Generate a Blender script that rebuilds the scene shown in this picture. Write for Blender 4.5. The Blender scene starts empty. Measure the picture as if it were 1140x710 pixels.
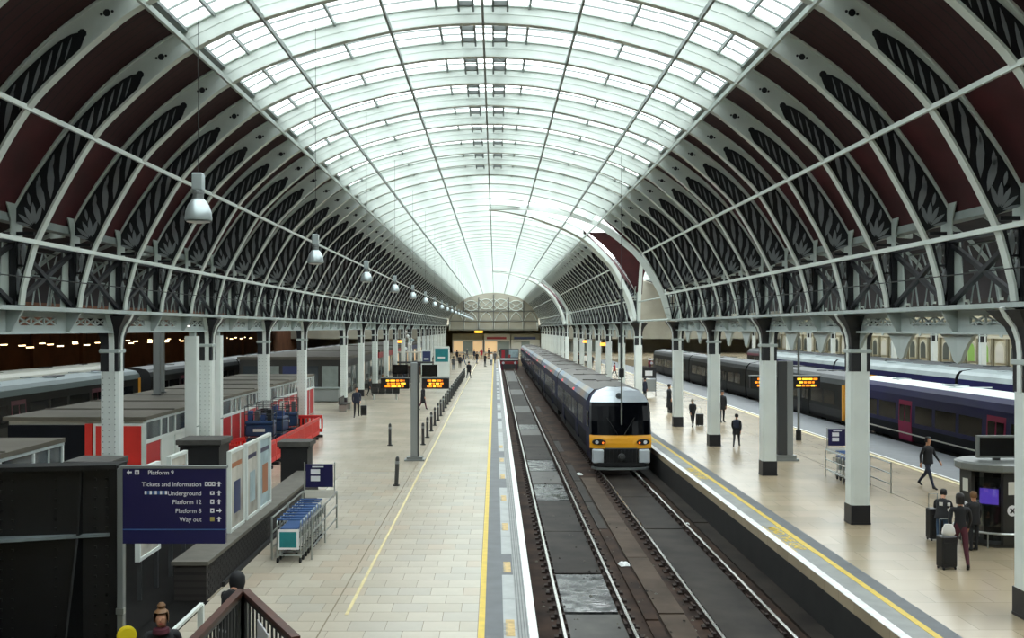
import bpy, bmesh, math, random
from mathutils import Vector, Matrix
random.seed(7)
PI = math.pi
scene = bpy.context.scene
col = scene.collection

# ------------------------------------------------------------------ camera, sky, exposure
F, CH, VX, VY = 1080.0, 5.6, 551.0, 365.0       # focal length in pixels, eye height, vanishing point (1140x710 frame)
cam_d = bpy.data.cameras.new('camera'); cam = bpy.data.objects.new('camera', cam_d); col.objects.link(cam)
cam.location = (0, 0, CH); cam.rotation_euler = (PI / 2, 0, 0)
cam_d.sensor_width = 36.0; cam_d.lens = 36.0 * F / 1140.0
cam_d.shift_x = (570.0 - VX) / 1140.0; cam_d.shift_y = (VY - 355.0) / 1140.0
cam_d.clip_start = 0.1; cam_d.clip_end = 900
scene.camera = cam
world = bpy.data.worlds.new('overcast_sky'); scene.world = world; world.use_nodes = True
bg = world.node_tree.nodes['Background']; bg.inputs[0].default_value = (0.93, 0.97, 1.0, 1); bg.inputs[1].default_value = 4.2
vs = scene.view_settings
vs.view_transform = 'Standard'; vs.look = 'None'; vs.gamma = 1.0; vs.use_curve_mapping = False; vs.exposure = 0.22
try:
    scene.cycles.max_bounces = 8; scene.cycles.diffuse_bounces = 5; scene.cycles.glossy_bounces = 3
    scene.cycles.transparent_max_bounces = 12; scene.cycles.caustics_reflective = False; scene.cycles.caustics_refractive = False
    scene.cycles.use_denoising = True
except Exception: pass

# ------------------------------------------------------------------ materials
def srgb(h):
    h = h.lstrip('#'); c = [int(h[i:i + 2], 16) / 255 for i in (0, 2, 4)]
    return tuple((x / 12.92 if x <= .04045 else ((x + .055) / 1.055) ** 2.4) for x in c) + (1,)
MATS = {}
def mat(name, hexc, rough=.6, metal=0, noise=0.0, scale=3.0, bump=0.0, hex2=None, emit=0, stretch=None, spec=None):
    m = bpy.data.materials.new(name); m.use_nodes = True; nt = m.node_tree; b = nt.nodes['Principled BSDF']
    c = srgb(hexc); b.inputs['Base Color'].default_value = c; b.inputs['Roughness'].default_value = rough; b.inputs['Metallic'].default_value = metal
    if spec is not None: b.inputs['Specular IOR Level'].default_value = spec
    if emit:
        b.inputs['Emission Color'].default_value = c; b.inputs['Emission Strength'].default_value = emit
    if noise or hex2 or bump:
        tc = nt.nodes.new('ShaderNodeTexCoord'); n = nt.nodes.new('ShaderNodeTexNoise'); n.inputs['Scale'].default_value = scale; n.inputs['Detail'].default_value = 5
        src = tc.outputs['Object']
        if stretch:
            mp = nt.nodes.new('ShaderNodeMapping'); mp.inputs['Scale'].default_value = stretch; nt.links.new(src, mp.inputs[0]); src = mp.outputs[0]
        nt.links.new(src, n.inputs['Vector'])
        if noise or hex2:
            r = nt.nodes.new('ShaderNodeValToRGB'); r.color_ramp.elements[0].position = .35; r.color_ramp.elements[1].position = .68
            c2 = srgb(hex2) if hex2 else tuple(min(1, x * (1 + noise)) for x in c[:3]) + (1,)
            c1 = c if hex2 else tuple(x * (1 - noise) for x in c[:3]) + (1,)
            r.color_ramp.elements[0].color = c1; r.color_ramp.elements[1].color = c2
            nt.links.new(n.outputs['Fac'], r.inputs[0]); nt.links.new(r.outputs[0], b.inputs['Base Color'])
        if bump:
            bp = nt.nodes.new('ShaderNodeBump'); bp.inputs['Strength'].default_value = bump; bp.inputs['Distance'].default_value = .02
            nt.links.new(n.outputs['Fac'], bp.inputs['Height']); nt.links.new(bp.outputs[0], b.inputs['Normal'])
    MATS[name] = m
    return m
def stripes(name, h1, h2, axis, period, rough=.6, duty=.85, bump=.4):
    """boards or corrugation running across one axis"""
    m = mat(name, h1, rough); nt = m.node_tree; b = nt.nodes['Principled BSDF']
    tc = nt.nodes.new('ShaderNodeTexCoord'); sp = nt.nodes.new('ShaderNodeSeparateXYZ'); nt.links.new(tc.outputs['Object'], sp.inputs[0])
    d = nt.nodes.new('ShaderNodeMath'); d.operation = 'DIVIDE'; nt.links.new(sp.outputs[axis], d.inputs[0]); d.inputs[1].default_value = period
    fr = nt.nodes.new('ShaderNodeMath'); fr.operation = 'FRACT'; nt.links.new(d.outputs[0], fr.inputs[0])
    gt = nt.nodes.new('ShaderNodeMath'); gt.operation = 'GREATER_THAN'; nt.links.new(fr.outputs[0], gt.inputs[0]); gt.inputs[1].default_value = duty
    mx = nt.nodes.new('ShaderNodeMix'); mx.data_type = 'RGBA'; nt.links.new(gt.outputs[0], mx.inputs[0]); mx.inputs[6].default_value = srgb(h1); mx.inputs[7].default_value = srgb(h2)
    nt.links.new(mx.outputs[2], b.inputs['Base Color'])
    return m
def brickmat(name, h1, h2, hm, bw, bh, rough=.4, mortar=.01, coat=0, vec=(0, 1), bump=.15, spec=.5, noise=True):
    m = mat(name, h1, rough, spec=spec); nt = m.node_tree; b = nt.nodes['Principled BSDF']
    tc = nt.nodes.new('ShaderNodeTexCoord'); sp = nt.nodes.new('ShaderNodeSeparateXYZ'); nt.links.new(tc.outputs['Object'], sp.inputs[0])
    cb = nt.nodes.new('ShaderNodeCombineXYZ'); nt.links.new(sp.outputs[vec[0]], cb.inputs[0]); nt.links.new(sp.outputs[vec[1]], cb.inputs[1])
    br = nt.nodes.new('ShaderNodeTexBrick'); nt.links.new(cb.outputs[0], br.inputs['Vector'])
    br.inputs['Scale'].default_value = 1; br.inputs['Brick Width'].default_value = bw; br.inputs['Row Height'].default_value = bh
    br.inputs['Mortar Size'].default_value = mortar; br.inputs['Color1'].default_value = srgb(h1); br.inputs['Color2'].default_value = srgb(h2); br.inputs['Mortar'].default_value = srgb(hm)
    n = nt.nodes.new('ShaderNodeTexNoise'); n.inputs['Scale'].default_value = .35; nt.links.new(tc.outputs['Object'], n.inputs['Vector'])
    mp = nt.nodes.new('ShaderNodeMapRange'); mp.inputs[1].default_value = .3; mp.inputs[2].default_value = .7; mp.inputs[3].default_value = .82; mp.inputs[4].default_value = 1.12; nt.links.new(n.outputs['Fac'], mp.inputs[0])
    mx = nt.nodes.new('ShaderNodeMix'); mx.data_type = 'RGBA'; mx.blend_type = 'MULTIPLY'; mx.inputs[0].default_value = 1
    nt.links.new(br.outputs['Color'], mx.inputs[6]); nt.links.new(mp.outputs[0], mx.inputs[7]); nt.links.new(mx.outputs[2], b.inputs['Base Color'])
    return m

M = MATS
mat('cream_iron', '#c9d1cb', .55, noise=.10, scale=.8)
mat('pale_iron', '#a9b3ad', .55, noise=.12, scale=1.2)
mat('grey_iron', '#7d8683', .6, noise=.15, scale=1.5)
mat('leaf_iron', '#8b9093', .6, noise=.12, scale=2)
mat('dark_iron', '#17191e', .55, noise=.3, scale=2)
mat('bar_iron', '#8c9492', .6)
mat('ridge_iron', '#6b716f', .6)
stripes('red_boards', '#300f13', '#1c080b', 1, .30, .8, .84)
mat('red_panel', '#3c0f14', .75, noise=.3, scale=1.0)
mat('plain_red_boards', '#231d1e', .85, noise=.2, scale=.5)
mat('white_paint', '#d9e0dc', .4, noise=.05, scale=1.0)
mat('grey_paint', '#aab4b2', .45, noise=.08, scale=1.2)
mat('black_paint', '#131417', .35)
mat('band_navy', '#17181f', .4)
mat('black_steel', '#0d0e11', .42, noise=.4, scale=2.5)
mat('lit_ledge_steel', '#6c7678', .5, noise=.2, scale=2)  # paler than the black girder: light on the shelf top put into its colour
brickmat('paving_far', '#ac9c82', '#a19278', '#8f8268', 1.2, .9, .24, .010)
brickmat('paving_far_left', '#b3a997', '#aca28f', '#9f9582', .69125, .6, .26, .010)
for i, h in enumerate(('#b5ac9b', '#aea593', '#b9b1a0', '#aca597', '#b5a793', '#afa99b')): mat('slab_%d' % i, h, .28, noise=.08, scale=1.1)
mat('slab_joint', '#857b68', .8)
mat('line_yellow', '#d3b53a', .5, noise=.10, scale=4)
mat('line_cream', '#cfc08c', .5, noise=.12, scale=4)
mat('line_white', '#e6e7e4', .5, noise=.12, scale=5)
mat('edge_dark', '#5c6064', .55, noise=.12, scale=2)
mat('edge_light', '#a3a7a6', .5, noise=.12, scale=2)
mat('edge_mid', '#8a8d8a', .5, noise=.12, scale=2)
mat('worn_yellow', '#c0a46a', .55, noise=.2, scale=6)
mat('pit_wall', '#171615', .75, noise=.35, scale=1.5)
mat('track_bed', '#43332a', .8, hex2='#201a17', scale=.9, bump=.3, spec=.15)
mat('track_bed_pale', '#4a3f36', .7, noise=.3, scale=1.2, bump=.2, spec=.15)
mat('track_slab', '#1d1917', .6, hex2='#36312c', scale=.9, bump=.15, spec=.15)
mat('track_slab_wet', '#262829', .12, hex2='#4d5150', scale=1.6)
mat('track_slab_pale', '#3d3b37', .45, noise=.4, scale=1.6, spec=.3)
mat('rail_top', '#b7b6b0', .25, .8)
mat('rail_side', '#33231c', .75, noise=.3, scale=8)
mat('chair_iron', '#2a1d18', .8)
mat('litter', '#d9dcdb', .7)
mat('brick_dark', '#171413', .85)
brickmat('brick_parapet', '#211c1a', '#171413', '#2b2725', .23, .075, .75, .008, vec=(1, 2))
mat('coping', '#5d5a52', .7, noise=.15, scale=3)
mat('pillar_black', '#141416', .6, noise=.3, scale=2)
mat('pillar_cap', '#4a4844', .7, noise=.2, scale=3)
mat('roof_felt', '#625d52', .85, noise=.16, scale=.6)
mat('roof_felt_b', '#57534b', .85, noise=.16, scale=.7)
mat('hoard_red', '#b1262a', .45, noise=.06, scale=2)
mat('red_plastic', '#cf2a22', .4, noise=.06, scale=3)
mat('rubber', '#161616', .8)
mat('blue_plastic', '#1d3557', .45, noise=.15, scale=3)
mat('sign_navy', '#181447', .4)
mat('sign_navy2', '#1b1a4d', .4)
mat('sign_white', '#e8e8ea', .5)
mat('sign_rule', '#42659a', .5)
mat('sign_yellow', '#a79a55', .5)
mat('teal_print', '#1f7f85', .5, noise=.15, scale=3)
mat('chrome', '#b5bab8', .28, .85)
mat('tube_grey', '#868b8b', .4, .5)
mat('basket_blue', '#2f5487', .45)
mat('lamp_silver', '#b5c0c2', .32, .55)
mat('lamp_white', '#e4e8e6', .35)
mat('glass_dark', '#05060a', .14, spec=.08)
mat('glass_grey', '#3a4146', .1, spec=.8)
mat('window_pale', '#8f9893', .2)
mat('led_black', '#141012', .4)
mat('led_orange', '#ff8a1c', .5, emit=1.3)
mat('led_yellow', '#ffc83c', .5, emit=1.3)
mat('post_grey', '#8f9494', .4, .3)
mat('post_dark', '#3a3c3d', .45)
mat('tr_navy', '#172142', .5, hex2='#2b2630', scale=.35, spec=.1)
mat('tr_lower', '#15171d', .6, noise=.3, scale=.5, spec=.1)
mat('tr_cant', '#5f7c9b', .3, hex2='#9a8c7c', scale=.35)
mat('tr_roof', '#5b5854', .6, noise=.10, scale=1.0, stretch=(1, .25, 1))
mat('tr_silver', '#c3ccd3', .25, .35)
mat('tr_yellow', '#e8a21a', .35)
mat('tr_bumper', '#b9c0c4', .4)
mat('tr_dark', '#101114', .5)
mat('fgw_blue', '#15164a', .5, noise=.15, scale=.4, spec=.2)
mat('fgw_roof', '#8f9a9b', .5, noise=.12, scale=.6)
mat('fgw_white', '#d3dad8', .45)
mat('fgw_pink', '#8f1c4a', .5, spec=.2)
mat('gw_green', '#0f1213', .5, noise=.2, scale=.5, spec=.2)
mat('gw_roof', '#33383a', .5, noise=.12, scale=.8)
mat('grey_roof', '#6d7a7c', .55, noise=.12, scale=.5, stretch=(1, .3, 1))
mat('pale_roof', '#b9bab0', .55, noise=.08, scale=.5)
mat('maroon', '#5c1730', .4)
mat('headlamp', '#ff7a2a', .3, emit=1.2)
mat('lens_white', '#e8ecee', .2)
mat('door_lamp', '#ff5a5a', .4, emit=1.2)
mat('stone_wall', '#bcb59c', .75, noise=.12, scale=.4)
mat('stone_dark', '#7d7863', .75, noise=.12, scale=.5)
mat('arch_green', '#7aa04c', .5, emit=.25)
mat('arch_glass', '#4d5450', .3)
mat('arch_pale', '#c9c6b4', .5)
mat('brick_brown', '#6a432c', .85, noise=.25, scale=.5)
mat('strip_warm', '#ffd9a0', .5, emit=7)
mat('strip_white', '#fffaf0', .5, emit=6)
mat('amber_globe', '#ff9d3a', .5, emit=2.5)
mat('gable_stone', '#a5a294', .75, noise=.12, scale=.3)
mat('gable_iron', '#6f706a', .6)
mat('shop_white', '#cfcdc3', .6)
mat('shop_lit', '#e8c392', .5, emit=.45)
mat('shop_red', '#8c2328', .5)
mat('shop_blue', '#2c3355', .5)
mat('wood_rail', '#4b2c22', .45, noise=.25, scale=5)
mat('stair_concrete', '#6d675c', .8, noise=.2, scale=2)
mat('yellow_disc', '#e6cf22', .4)
mat('poster_paper', '#c9c6bb', .5, hex2='#8d877c', scale=1.3)
mat('poster_blue', '#28335f', .5)
mat('poster_tan', '#a4663e', .5)
mat('stairwell_dark', '#100f0e', .9, noise=.3, scale=1.5, spec=.1)  # painted darkness of the stairwell void
mat('soffit_brown', '#4a3122', .8)
mat('poster_ice', '#9fb3b8', .5, noise=.2, scale=2)
mat('cable', '#2b2d2e', .7)
mat('kiosk_grey', '#7b7f7c', .4, .2)
mat('kiosk_dark', '#2b2a28', .4)
mat('screen_black', '#0c0b0b', .25)
mat('screen_violet', '#5a3fb0', .4, emit=1.0)
mat('skin', '#c08d70', .6)
mat('hair_dark', '#17120f', .6)
mat('hair_blond', '#6e4d2c', .6)
mat('hair_grey', '#9b958c', .6)
for n, h in (('cl_black', '#15161a'), ('cl_navy', '#1b2236'), ('cl_grey', '#4a4c50'), ('cl_maroon', '#4a1524'), ('cl_denim', '#2c4560'), ('cl_white', '#d6d4cf'), ('cl_red', '#a02a33'), ('cl_brown', '#4b3a2e'), ('cl_beige', '#a99a83'), ('cl_blue', '#28406e'), ('shoe', '#121214')): mat(n, h, .75)
mat('case_black', '#16171b', .4)

def glass_mat():
    m = bpy.data.materials.new('roof_glass'); m.use_nodes = True; nt = m.node_tree; nt.nodes.clear()
    o = nt.nodes.new('ShaderNodeOutputMaterial'); t = nt.nodes.new('ShaderNodeBsdfTransparent'); t.inputs[0].default_value = (.86, .9, .88, 1)
    tl = nt.nodes.new('ShaderNodeBsdfTranslucent'); tl.inputs[0].default_value = (.75, .8, .78, 1)
    mx = nt.nodes.new('ShaderNodeMixShader'); mx.inputs[0].default_value = .3
    nt.links.new(t.outputs[0], mx.inputs[1]); nt.links.new(tl.outputs[0], mx.inputs[2]); nt.links.new(mx.outputs[0], o.inputs[0]); MATS['roof_glass'] = m
    m = bpy.data.materials.new('clear_glass'); m.use_nodes = True; nt = m.node_tree; nt.nodes.clear()
    o = nt.nodes.new('ShaderNodeOutputMaterial'); t = nt.nodes.new('ShaderNodeBsdfTransparent'); t.inputs[0].default_value = (.8, .85, .85, 1)
    g = nt.nodes.new('ShaderNodeBsdfGlossy'); g.inputs['Roughness'].default_value = .05
    mx = nt.nodes.new('ShaderNodeMixShader'); mx.inputs[0].default_value = .12
    nt.links.new(t.outputs[0], mx.inputs[1]); nt.links.new(g.outputs[0], mx.inputs[2]); nt.links.new(mx.outputs[0], o.inputs[0]); MATS['clear_glass'] = m
glass_mat()
def wet():
    m = MATS['track_slab_wet']; nt = m.node_tree; b = nt.nodes['Principled BSDF']; tc = nt.nodes.new('ShaderNodeTexCoord'); n = nt.nodes.new('ShaderNodeTexNoise'); n.inputs['Scale'].default_value = 2.2; n.inputs['Detail'].default_value = 6; n.inputs['Roughness'].default_value = .65
    mp = nt.nodes.new('ShaderNodeMapRange'); mp.inputs[1].default_value = .42; mp.inputs[2].default_value = .58; mp.inputs[3].default_value = .06; mp.inputs[4].default_value = .6
    nt.links.new(tc.outputs['Object'], n.inputs['Vector']); nt.links.new(n.outputs['Fac'], mp.inputs[0]); nt.links.new(mp.outputs[0], b.inputs['Roughness'])
    n2 = nt.nodes.new('ShaderNodeTexNoise'); n2.inputs['Scale'].default_value = 7; nt.links.new(tc.outputs['Object'], n2.inputs['Vector']); bp = nt.nodes.new('ShaderNodeBump'); bp.inputs['Strength'].default_value = .14; bp.inputs['Distance'].default_value = .03
    nt.links.new(n2.outputs['Fac'], bp.inputs['Height']); nt.links.new(bp.outputs[0], b.inputs['Normal'])
wet()

# ------------------------------------------------------------------ mesh helpers
class MB:
    def __init__(s): s.v = []; s.f = []; s.m = []; s.mi = 0
    def poly(s, pts, mi=None):
        n = len(s.v); s.v += [tuple(p) for p in pts]; s.f.append(tuple(range(n, n + len(pts)))); s.m.append(s.mi if mi is None else mi); return s
    def faces(s, vs_, fs):
        n = len(s.v); s.v += [tuple(p) for p in vs_]
        for f in fs: s.f.append(tuple(n + i for i in f)); s.m.append(s.mi)
        return s
    def box(s, x0, x1, y0, y1, z0, z1):
        return s.faces([(x0, y0, z0), (x1, y0, z0), (x1, y1, z0), (x0, y1, z0), (x0, y0, z1), (x1, y0, z1), (x1, y1, z1), (x0, y1, z1)],
                       [(0, 3, 2, 1), (4, 5, 6, 7), (0, 1, 5, 4), (1, 2, 6, 5), (2, 3, 7, 6), (3, 0, 4, 7)])
    def bar(s, p, q, w, h=None, up=(0, 0, 1)):
        h = h or w; p = Vector(p); q = Vector(q); d = (q - p).normalized(); u = Vector(up)
        if abs(d.dot(u)) > .98: u = Vector((1, 0, 0))
        a = d.cross(u).normalized(); b = a.cross(d).normalized(); a = a * w / 2; b = b * h / 2
        return s.faces([p - a - b, p + a - b, p + a + b, p - a + b, q - a - b, q + a - b, q + a + b, q - a + b],
                       [(0, 3, 2, 1), (4, 5, 6, 7), (0, 1, 5, 4), (1, 2, 6, 5), (2, 3, 7, 6), (3, 0, 4, 7)])
    def sweep(s, pts, w, h, up=(0, 0, 1), caps=True):
        """rectangular section along a polyline"""
        pts = [Vector(p) for p in pts]; n0 = len(s.v); N = len(pts)
        for i, p in enumerate(pts):
            d = (pts[min(i + 1, N - 1)] - pts[max(i - 1, 0)]).normalized(); u = Vector(up)
            if abs(d.dot(u)) > .98: u = Vector((1, 0, 0))
            a = d.cross(u).normalized(); b = a.cross(d).normalized(); a = a * w / 2; b = b * h / 2
            s.v += [tuple(p - a - b), tuple(p + a - b), tuple(p + a + b), tuple(p - a + b)]
        for i in range(N - 1):
            k = n0 + 4 * i
            for j in range(4): s.f.append((k + j, k + (j + 1) % 4, k + 4 + (j + 1) % 4, k + 4 + j)); s.m.append(s.mi)
        if caps:
            s.f.append((n0 + 3, n0 + 2, n0 + 1, n0)); s.m.append(s.mi)
            k = n0 + 4 * (N - 1); s.f.append((k, k + 1, k + 2, k + 3)); s.m.append(s.mi)
        return s
    def tube(s, pts, r, n=6):
        pts = [Vector(p) for p in pts]; n0 = len(s.v); N = len(pts)
        for i, p in enumerate(pts):
            d = (pts[min(i + 1, N - 1)] - pts[max(i - 1, 0)]).normalized(); u = Vector((0, 0, 1))
            if abs(d.dot(u)) > .95: u = Vector((1, 0, 0))
            a = d.cross(u).normalized(); b = a.cross(d).normalized(); rr = r[i] if isinstance(r, (list, tuple)) else r
            for k in range(n): t = 2 * PI * k / n; s.v.append(tuple(p + a * rr * math.cos(t) + b * rr * math.sin(t)))
        for i in range(N - 1):
            for k in range(n): s.f.append((n0 + i * n + k, n0 + i * n + (k + 1) % n, n0 + (i + 1) * n + (k + 1) % n, n0 + (i + 1) * n + k)); s.m.append(s.mi)
        s.f.append(tuple(n0 + k for k in reversed(range(n)))); s.m.append(s.mi)
        s.f.append(tuple(n0 + (N - 1) * n + k for k in range(n))); s.m.append(s.mi)
        return s
    def lathe(s, prof, c=(0, 0, 0), n=12, sx=1, sy=1, rot=0):
        n0 = len(s.v)
        for r, z in prof:
            for k in range(n): t = 2 * PI * (k + .5) / n + rot; s.v.append((c[0] + r * sx * math.cos(t), c[1] + r * sy * math.sin(t), c[2] + z))
        for i in range(len(prof) - 1):
            for k in range(n): s.f.append((n0 + i * n + k, n0 + i * n + (k + 1) % n, n0 + (i + 1) * n + (k + 1) % n, n0 + (i + 1) * n + k)); s.m.append(s.mi)
        s.f.append(tuple(n0 + k for k in reversed(range(n)))); s.m.append(s.mi)
        s.f.append(tuple(n0 + (len(prof) - 1) * n + k for k in range(n))); s.m.append(s.mi)
        return s
    def prism(s, poly, plane, a, b):
        """poly: 2D outline; plane 'xz' 'yz' 'xy': which axes the outline uses; a..b along the third"""
        def P(p, t):
            return {'xz': (p[0], t, p[1]), 'yz': (t, p[0], p[1]), 'xy': (p[0], p[1], t)}[plane]
        n = len(poly); vs_ = [P(p, a) for p in poly] + [P(p, b) for p in poly]
        fs = [tuple(reversed(range(n))), tuple(range(n, 2 * n))] + [(i, (i + 1) % n, n + (i + 1) % n, n + i) for i in range(n)]
        return s.faces(vs_, fs)
    def strip(s, A, B, plane, a, b):
        """plate between two matching polylines A and B (2D), thick a..b along the third axis"""
        for i in range(len(A) - 1): s.prism([A[i], A[i + 1], B[i + 1], B[i]], plane, a, b)
        return s
    def mesh(s, name, mats, smooth=False, bevel=0):
        me = bpy.data.meshes.new(name); me.from_pydata(s.v, [], s.f)
        for m in (mats if isinstance(mats, (list, tuple)) else [mats]): me.materials.append(MATS[m])
        if any(s.m): me.polygons.foreach_set('material_index', s.m)
        bm = bmesh.new(); bm.from_mesh(me); bmesh.ops.recalc_face_normals(bm, faces=bm.faces)
        if bevel:
            bmesh.ops.remove_doubles(bm, verts=bm.verts, dist=1e-5)
            bmesh.ops.bevel(bm, geom=[e for e in bm.edges], offset=bevel, segments=1, affect='EDGES', clamp_overlap=True)
        bm.to_mesh(me); bm.free()
        if smooth:
            me.polygons.foreach_set('use_smooth', [True] * len(me.polygons))
            try: me.set_sharp_from_angle(angle=math.radians(40))
            except Exception: pass
        me.update(); return me
    def build(s, name, mats, parent=None, loc=(0, 0, 0), rz=0, smooth=False, bevel=0):
        return put(name, s.mesh(name, mats, smooth, bevel), parent, loc, rz)
def put(name, me, parent=None, loc=(0, 0, 0), rz=0):
    o = bpy.data.objects.new(name, me); col.objects.link(o); o.location = loc
    if rz: o.rotation_euler = (0, 0, rz)
    if parent is not None: o.parent = parent
    return o
def tag(o, label=None, cat=None, group=None, kind=None):
    if label: o['label'] = label
    if cat: o['category'] = cat
    if group: o['group'] = group
    if kind: o['kind'] = kind
    return o
def empty(name, loc=(0, 0, 0), rz=0, **k):
    o = bpy.data.objects.new(name, None); o.empty_display_size = .2; col.objects.link(o); o.location = loc; o.rotation_euler = (0, 0, rz); tag(o, **k); return o
def children(o): return [c for c in col.objects if c.parent == o]
def copy_tree(o, kids, parent=None, loc=None, rz=None):
    """kids: nested list made by kid_list(o)"""
    c = o.copy(); col.objects.link(c)
    if parent is not None: c.parent = parent
    if loc is not None: c.location = loc
    if rz is not None: c.rotation_euler = (0, 0, rz)
    for ch, sub in kids: copy_tree(ch, sub, c)
    return c
def kid_list(o): return [(c, kid_list(c)) for c in o.children]
def text(name, body, size, mat_, parent, loc, rot, align='LEFT', ext=.002, sx=1.0, bold=0.0):
    cu = bpy.data.curves.new(name, 'FONT'); cu.body = body; cu.size = size; cu.extrude = ext; cu.align_x = align; cu.resolution_u = 3
    cu.offset = bold
    t = bpy.data.objects.new(name, cu); col.objects.link(t); dg = bpy.context.evaluated_depsgraph_get(); dg.update(); me = bpy.data.meshes.new_from_object(t.evaluated_get(dg)); bpy.data.objects.remove(t); bpy.data.curves.remove(cu)
    me.materials.clear(); me.materials.append(MATS[mat_]); me.name = name; o = bpy.data.objects.new(name, me); col.objects.link(o); o.location = loc; o.rotation_euler = rot; o.scale = (sx, 1, 1); o.parent = parent
    return o
def ground(x, y, z=0.0):
    Y = (CH - z) * F / (y - VY); return ((x - VX) / F * Y, Y)
ORD = ['first', 'second', 'third', 'fourth', 'fifth', 'sixth', 'seventh', 'eighth', 'ninth', 'tenth', 'eleventh', 'twelfth', 'thirteenth', 'fourteenth', 'fifteenth', 'sixteenth', 'seventeenth', 'eighteenth', 'nineteenth', 'twentieth']
# ------------------------------------------------------------------ the place: grid, floors, pits
C, HALF, SP, Y0 = -0.3, 10.7, 3.048, 18.75
XL, XR = -11.0, 10.42
def RY(k): return Y0 + SP * k
K0, K1 = -9, 64
YB, YF = RY(K0), RY(K1)             # back and front ends of the shed
TRANS = [(12, 17), (35, 40)]        # transepts (rib numbers)
RAILZ, BEDZ = -0.9, -1.08
XE_L, XE_R = 0.79, 7.33             # platform edges beside the two tracks

fl = MB().box(-23.3, XE_L, YB, 172, -1.3, 0).build('floor', 'paving_far_left'); tag(fl, 'pale paved platform floor between the ticket kiosks and the empty track', 'floor', kind='structure')
fr = MB().box(XE_R, 20.0, YB, 172, -1.3, 0).build('floor', 'paving_far'); tag(fr, 'polished beige platform floor with the row of white columns and travellers', 'floor', kind='structure')
fc = MB().box(-46, 63, 172, YF + 18, -1.3, 0).build('floor', 'paving_far'); tag(fc, 'pale concourse floor beyond the buffer stops', 'floor', kind='structure')
ft = MB().box(XE_L, XE_R, YB, 172, -1.4, BEDZ).build('floor', 'track_bed'); tag(ft, 'brown stained track bed sunk between the two platforms', 'ground', kind='structure')
fp = MB().box(20.0, 27.4, YB, 172, -1.4, BEDZ).build('floor', 'track_bed'); tag(fp, 'dark track bed under the blue and the dark green trains', 'ground', kind='structure')
fq = MB().box(27.4, 30.3, YB, 172, -1.3, 0).build('floor', 'paving_far'); tag(fq, 'narrow platform between the blue trains', 'floor', kind='structure')
fs = MB().box(30.3, 37.3, YB, 172, -1.4, BEDZ).build('floor', 'track_bed'); tag(fs, 'dark track bed under the far blue train', 'ground', kind='structure')
fu = MB().box(37.3, 63, YB, 172, -1.3, 0).build('floor', 'paving_far'); tag(fu, 'far platform floor below the arcaded stone wall', 'floor', kind='structure')
fv = MB().box(-27.0, -23.3, YB, 172, -1.4, BEDZ).build('floor', 'track_bed'); tag(fv, 'dark track bed under the train with the grey roof', 'ground', kind='structure')
fw = MB().box(-46, -27.0, YB, 172, -1.3, 0).build('floor', 'paving_far'); tag(fw, 'dim platform floor beneath the warm strip lights', 'floor', kind='structure')

# paving slabs of the near platform, each its own piece
MB().box(-5.85, -.32, 17.3, 37.7, 0, .003).build('slab_bed', 'slab_joint', fl)
sw, sh = .69125, .6
slab_me = {}
nsl = 0
for r in range(34):
    x = -5.85; first = True
    while x < -.38 and nsl < 306:
        w = sw * .5 if (first and r % 2) else sw
        w = min(w, -.32 - x); first = False
        i = random.choice((0, 0, 1, 1, 2, 2, 3, 4, 5)); key = (round(w, 3), i)
        if key not in slab_me: slab_me[key] = MB().box(.006, w - .006, .006, sh - .006, 0, .010).mesh('paving_slab', 'slab_%d' % i)
        put('paving_slab', slab_me[key], fl, (x, 17.3 + r * sh, .002)); x += w; nsl += 1
# lines on the near platform and its edge
def strip_y(name, m, x0, x1, y0, y1, z0, z1, parent): return MB().box(x0, x1, y0, y1, z0, z1).build(name, m, parent)
strip_y('yellow_line', 'line_yellow', -.31, -.19, YB, 171, 0, .014, fl)
strip_y('cream_line', 'line_cream', -2.93, -2.86, 18.9, 165, .0, .015, fl)
strip_y('drain_slot', 'slab_joint', -3.235, -3.205, YB, 165, .0, .0135, fl)
strip_y('dark_edge_strip', 'edge_dark', -.19, .16, YB, 171, 0, .008, fl)
cop = [MB().box(0, .25, .008, 1.992, 0, .010).mesh('coping_slab', m) for m in ('edge_light', 'edge_mid', 'edge_dark')]
for i in range(60): put('coping_slab', random.choice((cop[0], cop[0], cop[1], cop[2])), fl, (.16, 16 + 2 * i, 0))
strip_y('grooved_edge', 'edge_mid', .41, .63, YB, 171, 0, .008, fl)
for i in range(4): strip_y('groove', 'edge_dark', .43 + .055 * i, .447 + .055 * i, YB, 171, 0, .011, fl)
strip_y('white_edge', 'line_white', .63, .79, YB, 171, 0, .012, fl)
for i in range(7):
    y = 17.6 + i * 4.6
    MB().box(.20, .37, y, y + 1.0, .0, .013).build('worn_lettering_patch', 'worn_yellow', fl)
    text('lettering', 'MIND THE GAP', .11, 'edge_mid', fl, (.24, y + .05, .0135), (0, 0, PI / 2), ext=.0005)
MB().box(.70, .789, YB, 172, -.25, -.02).build('platform_nosing', 'coping', fl)
MB().box(XE_L - .02, XE_L + .012, YB, 172, -1.2, -.26).build('platform_face', 'pit_wall', fl)
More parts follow.
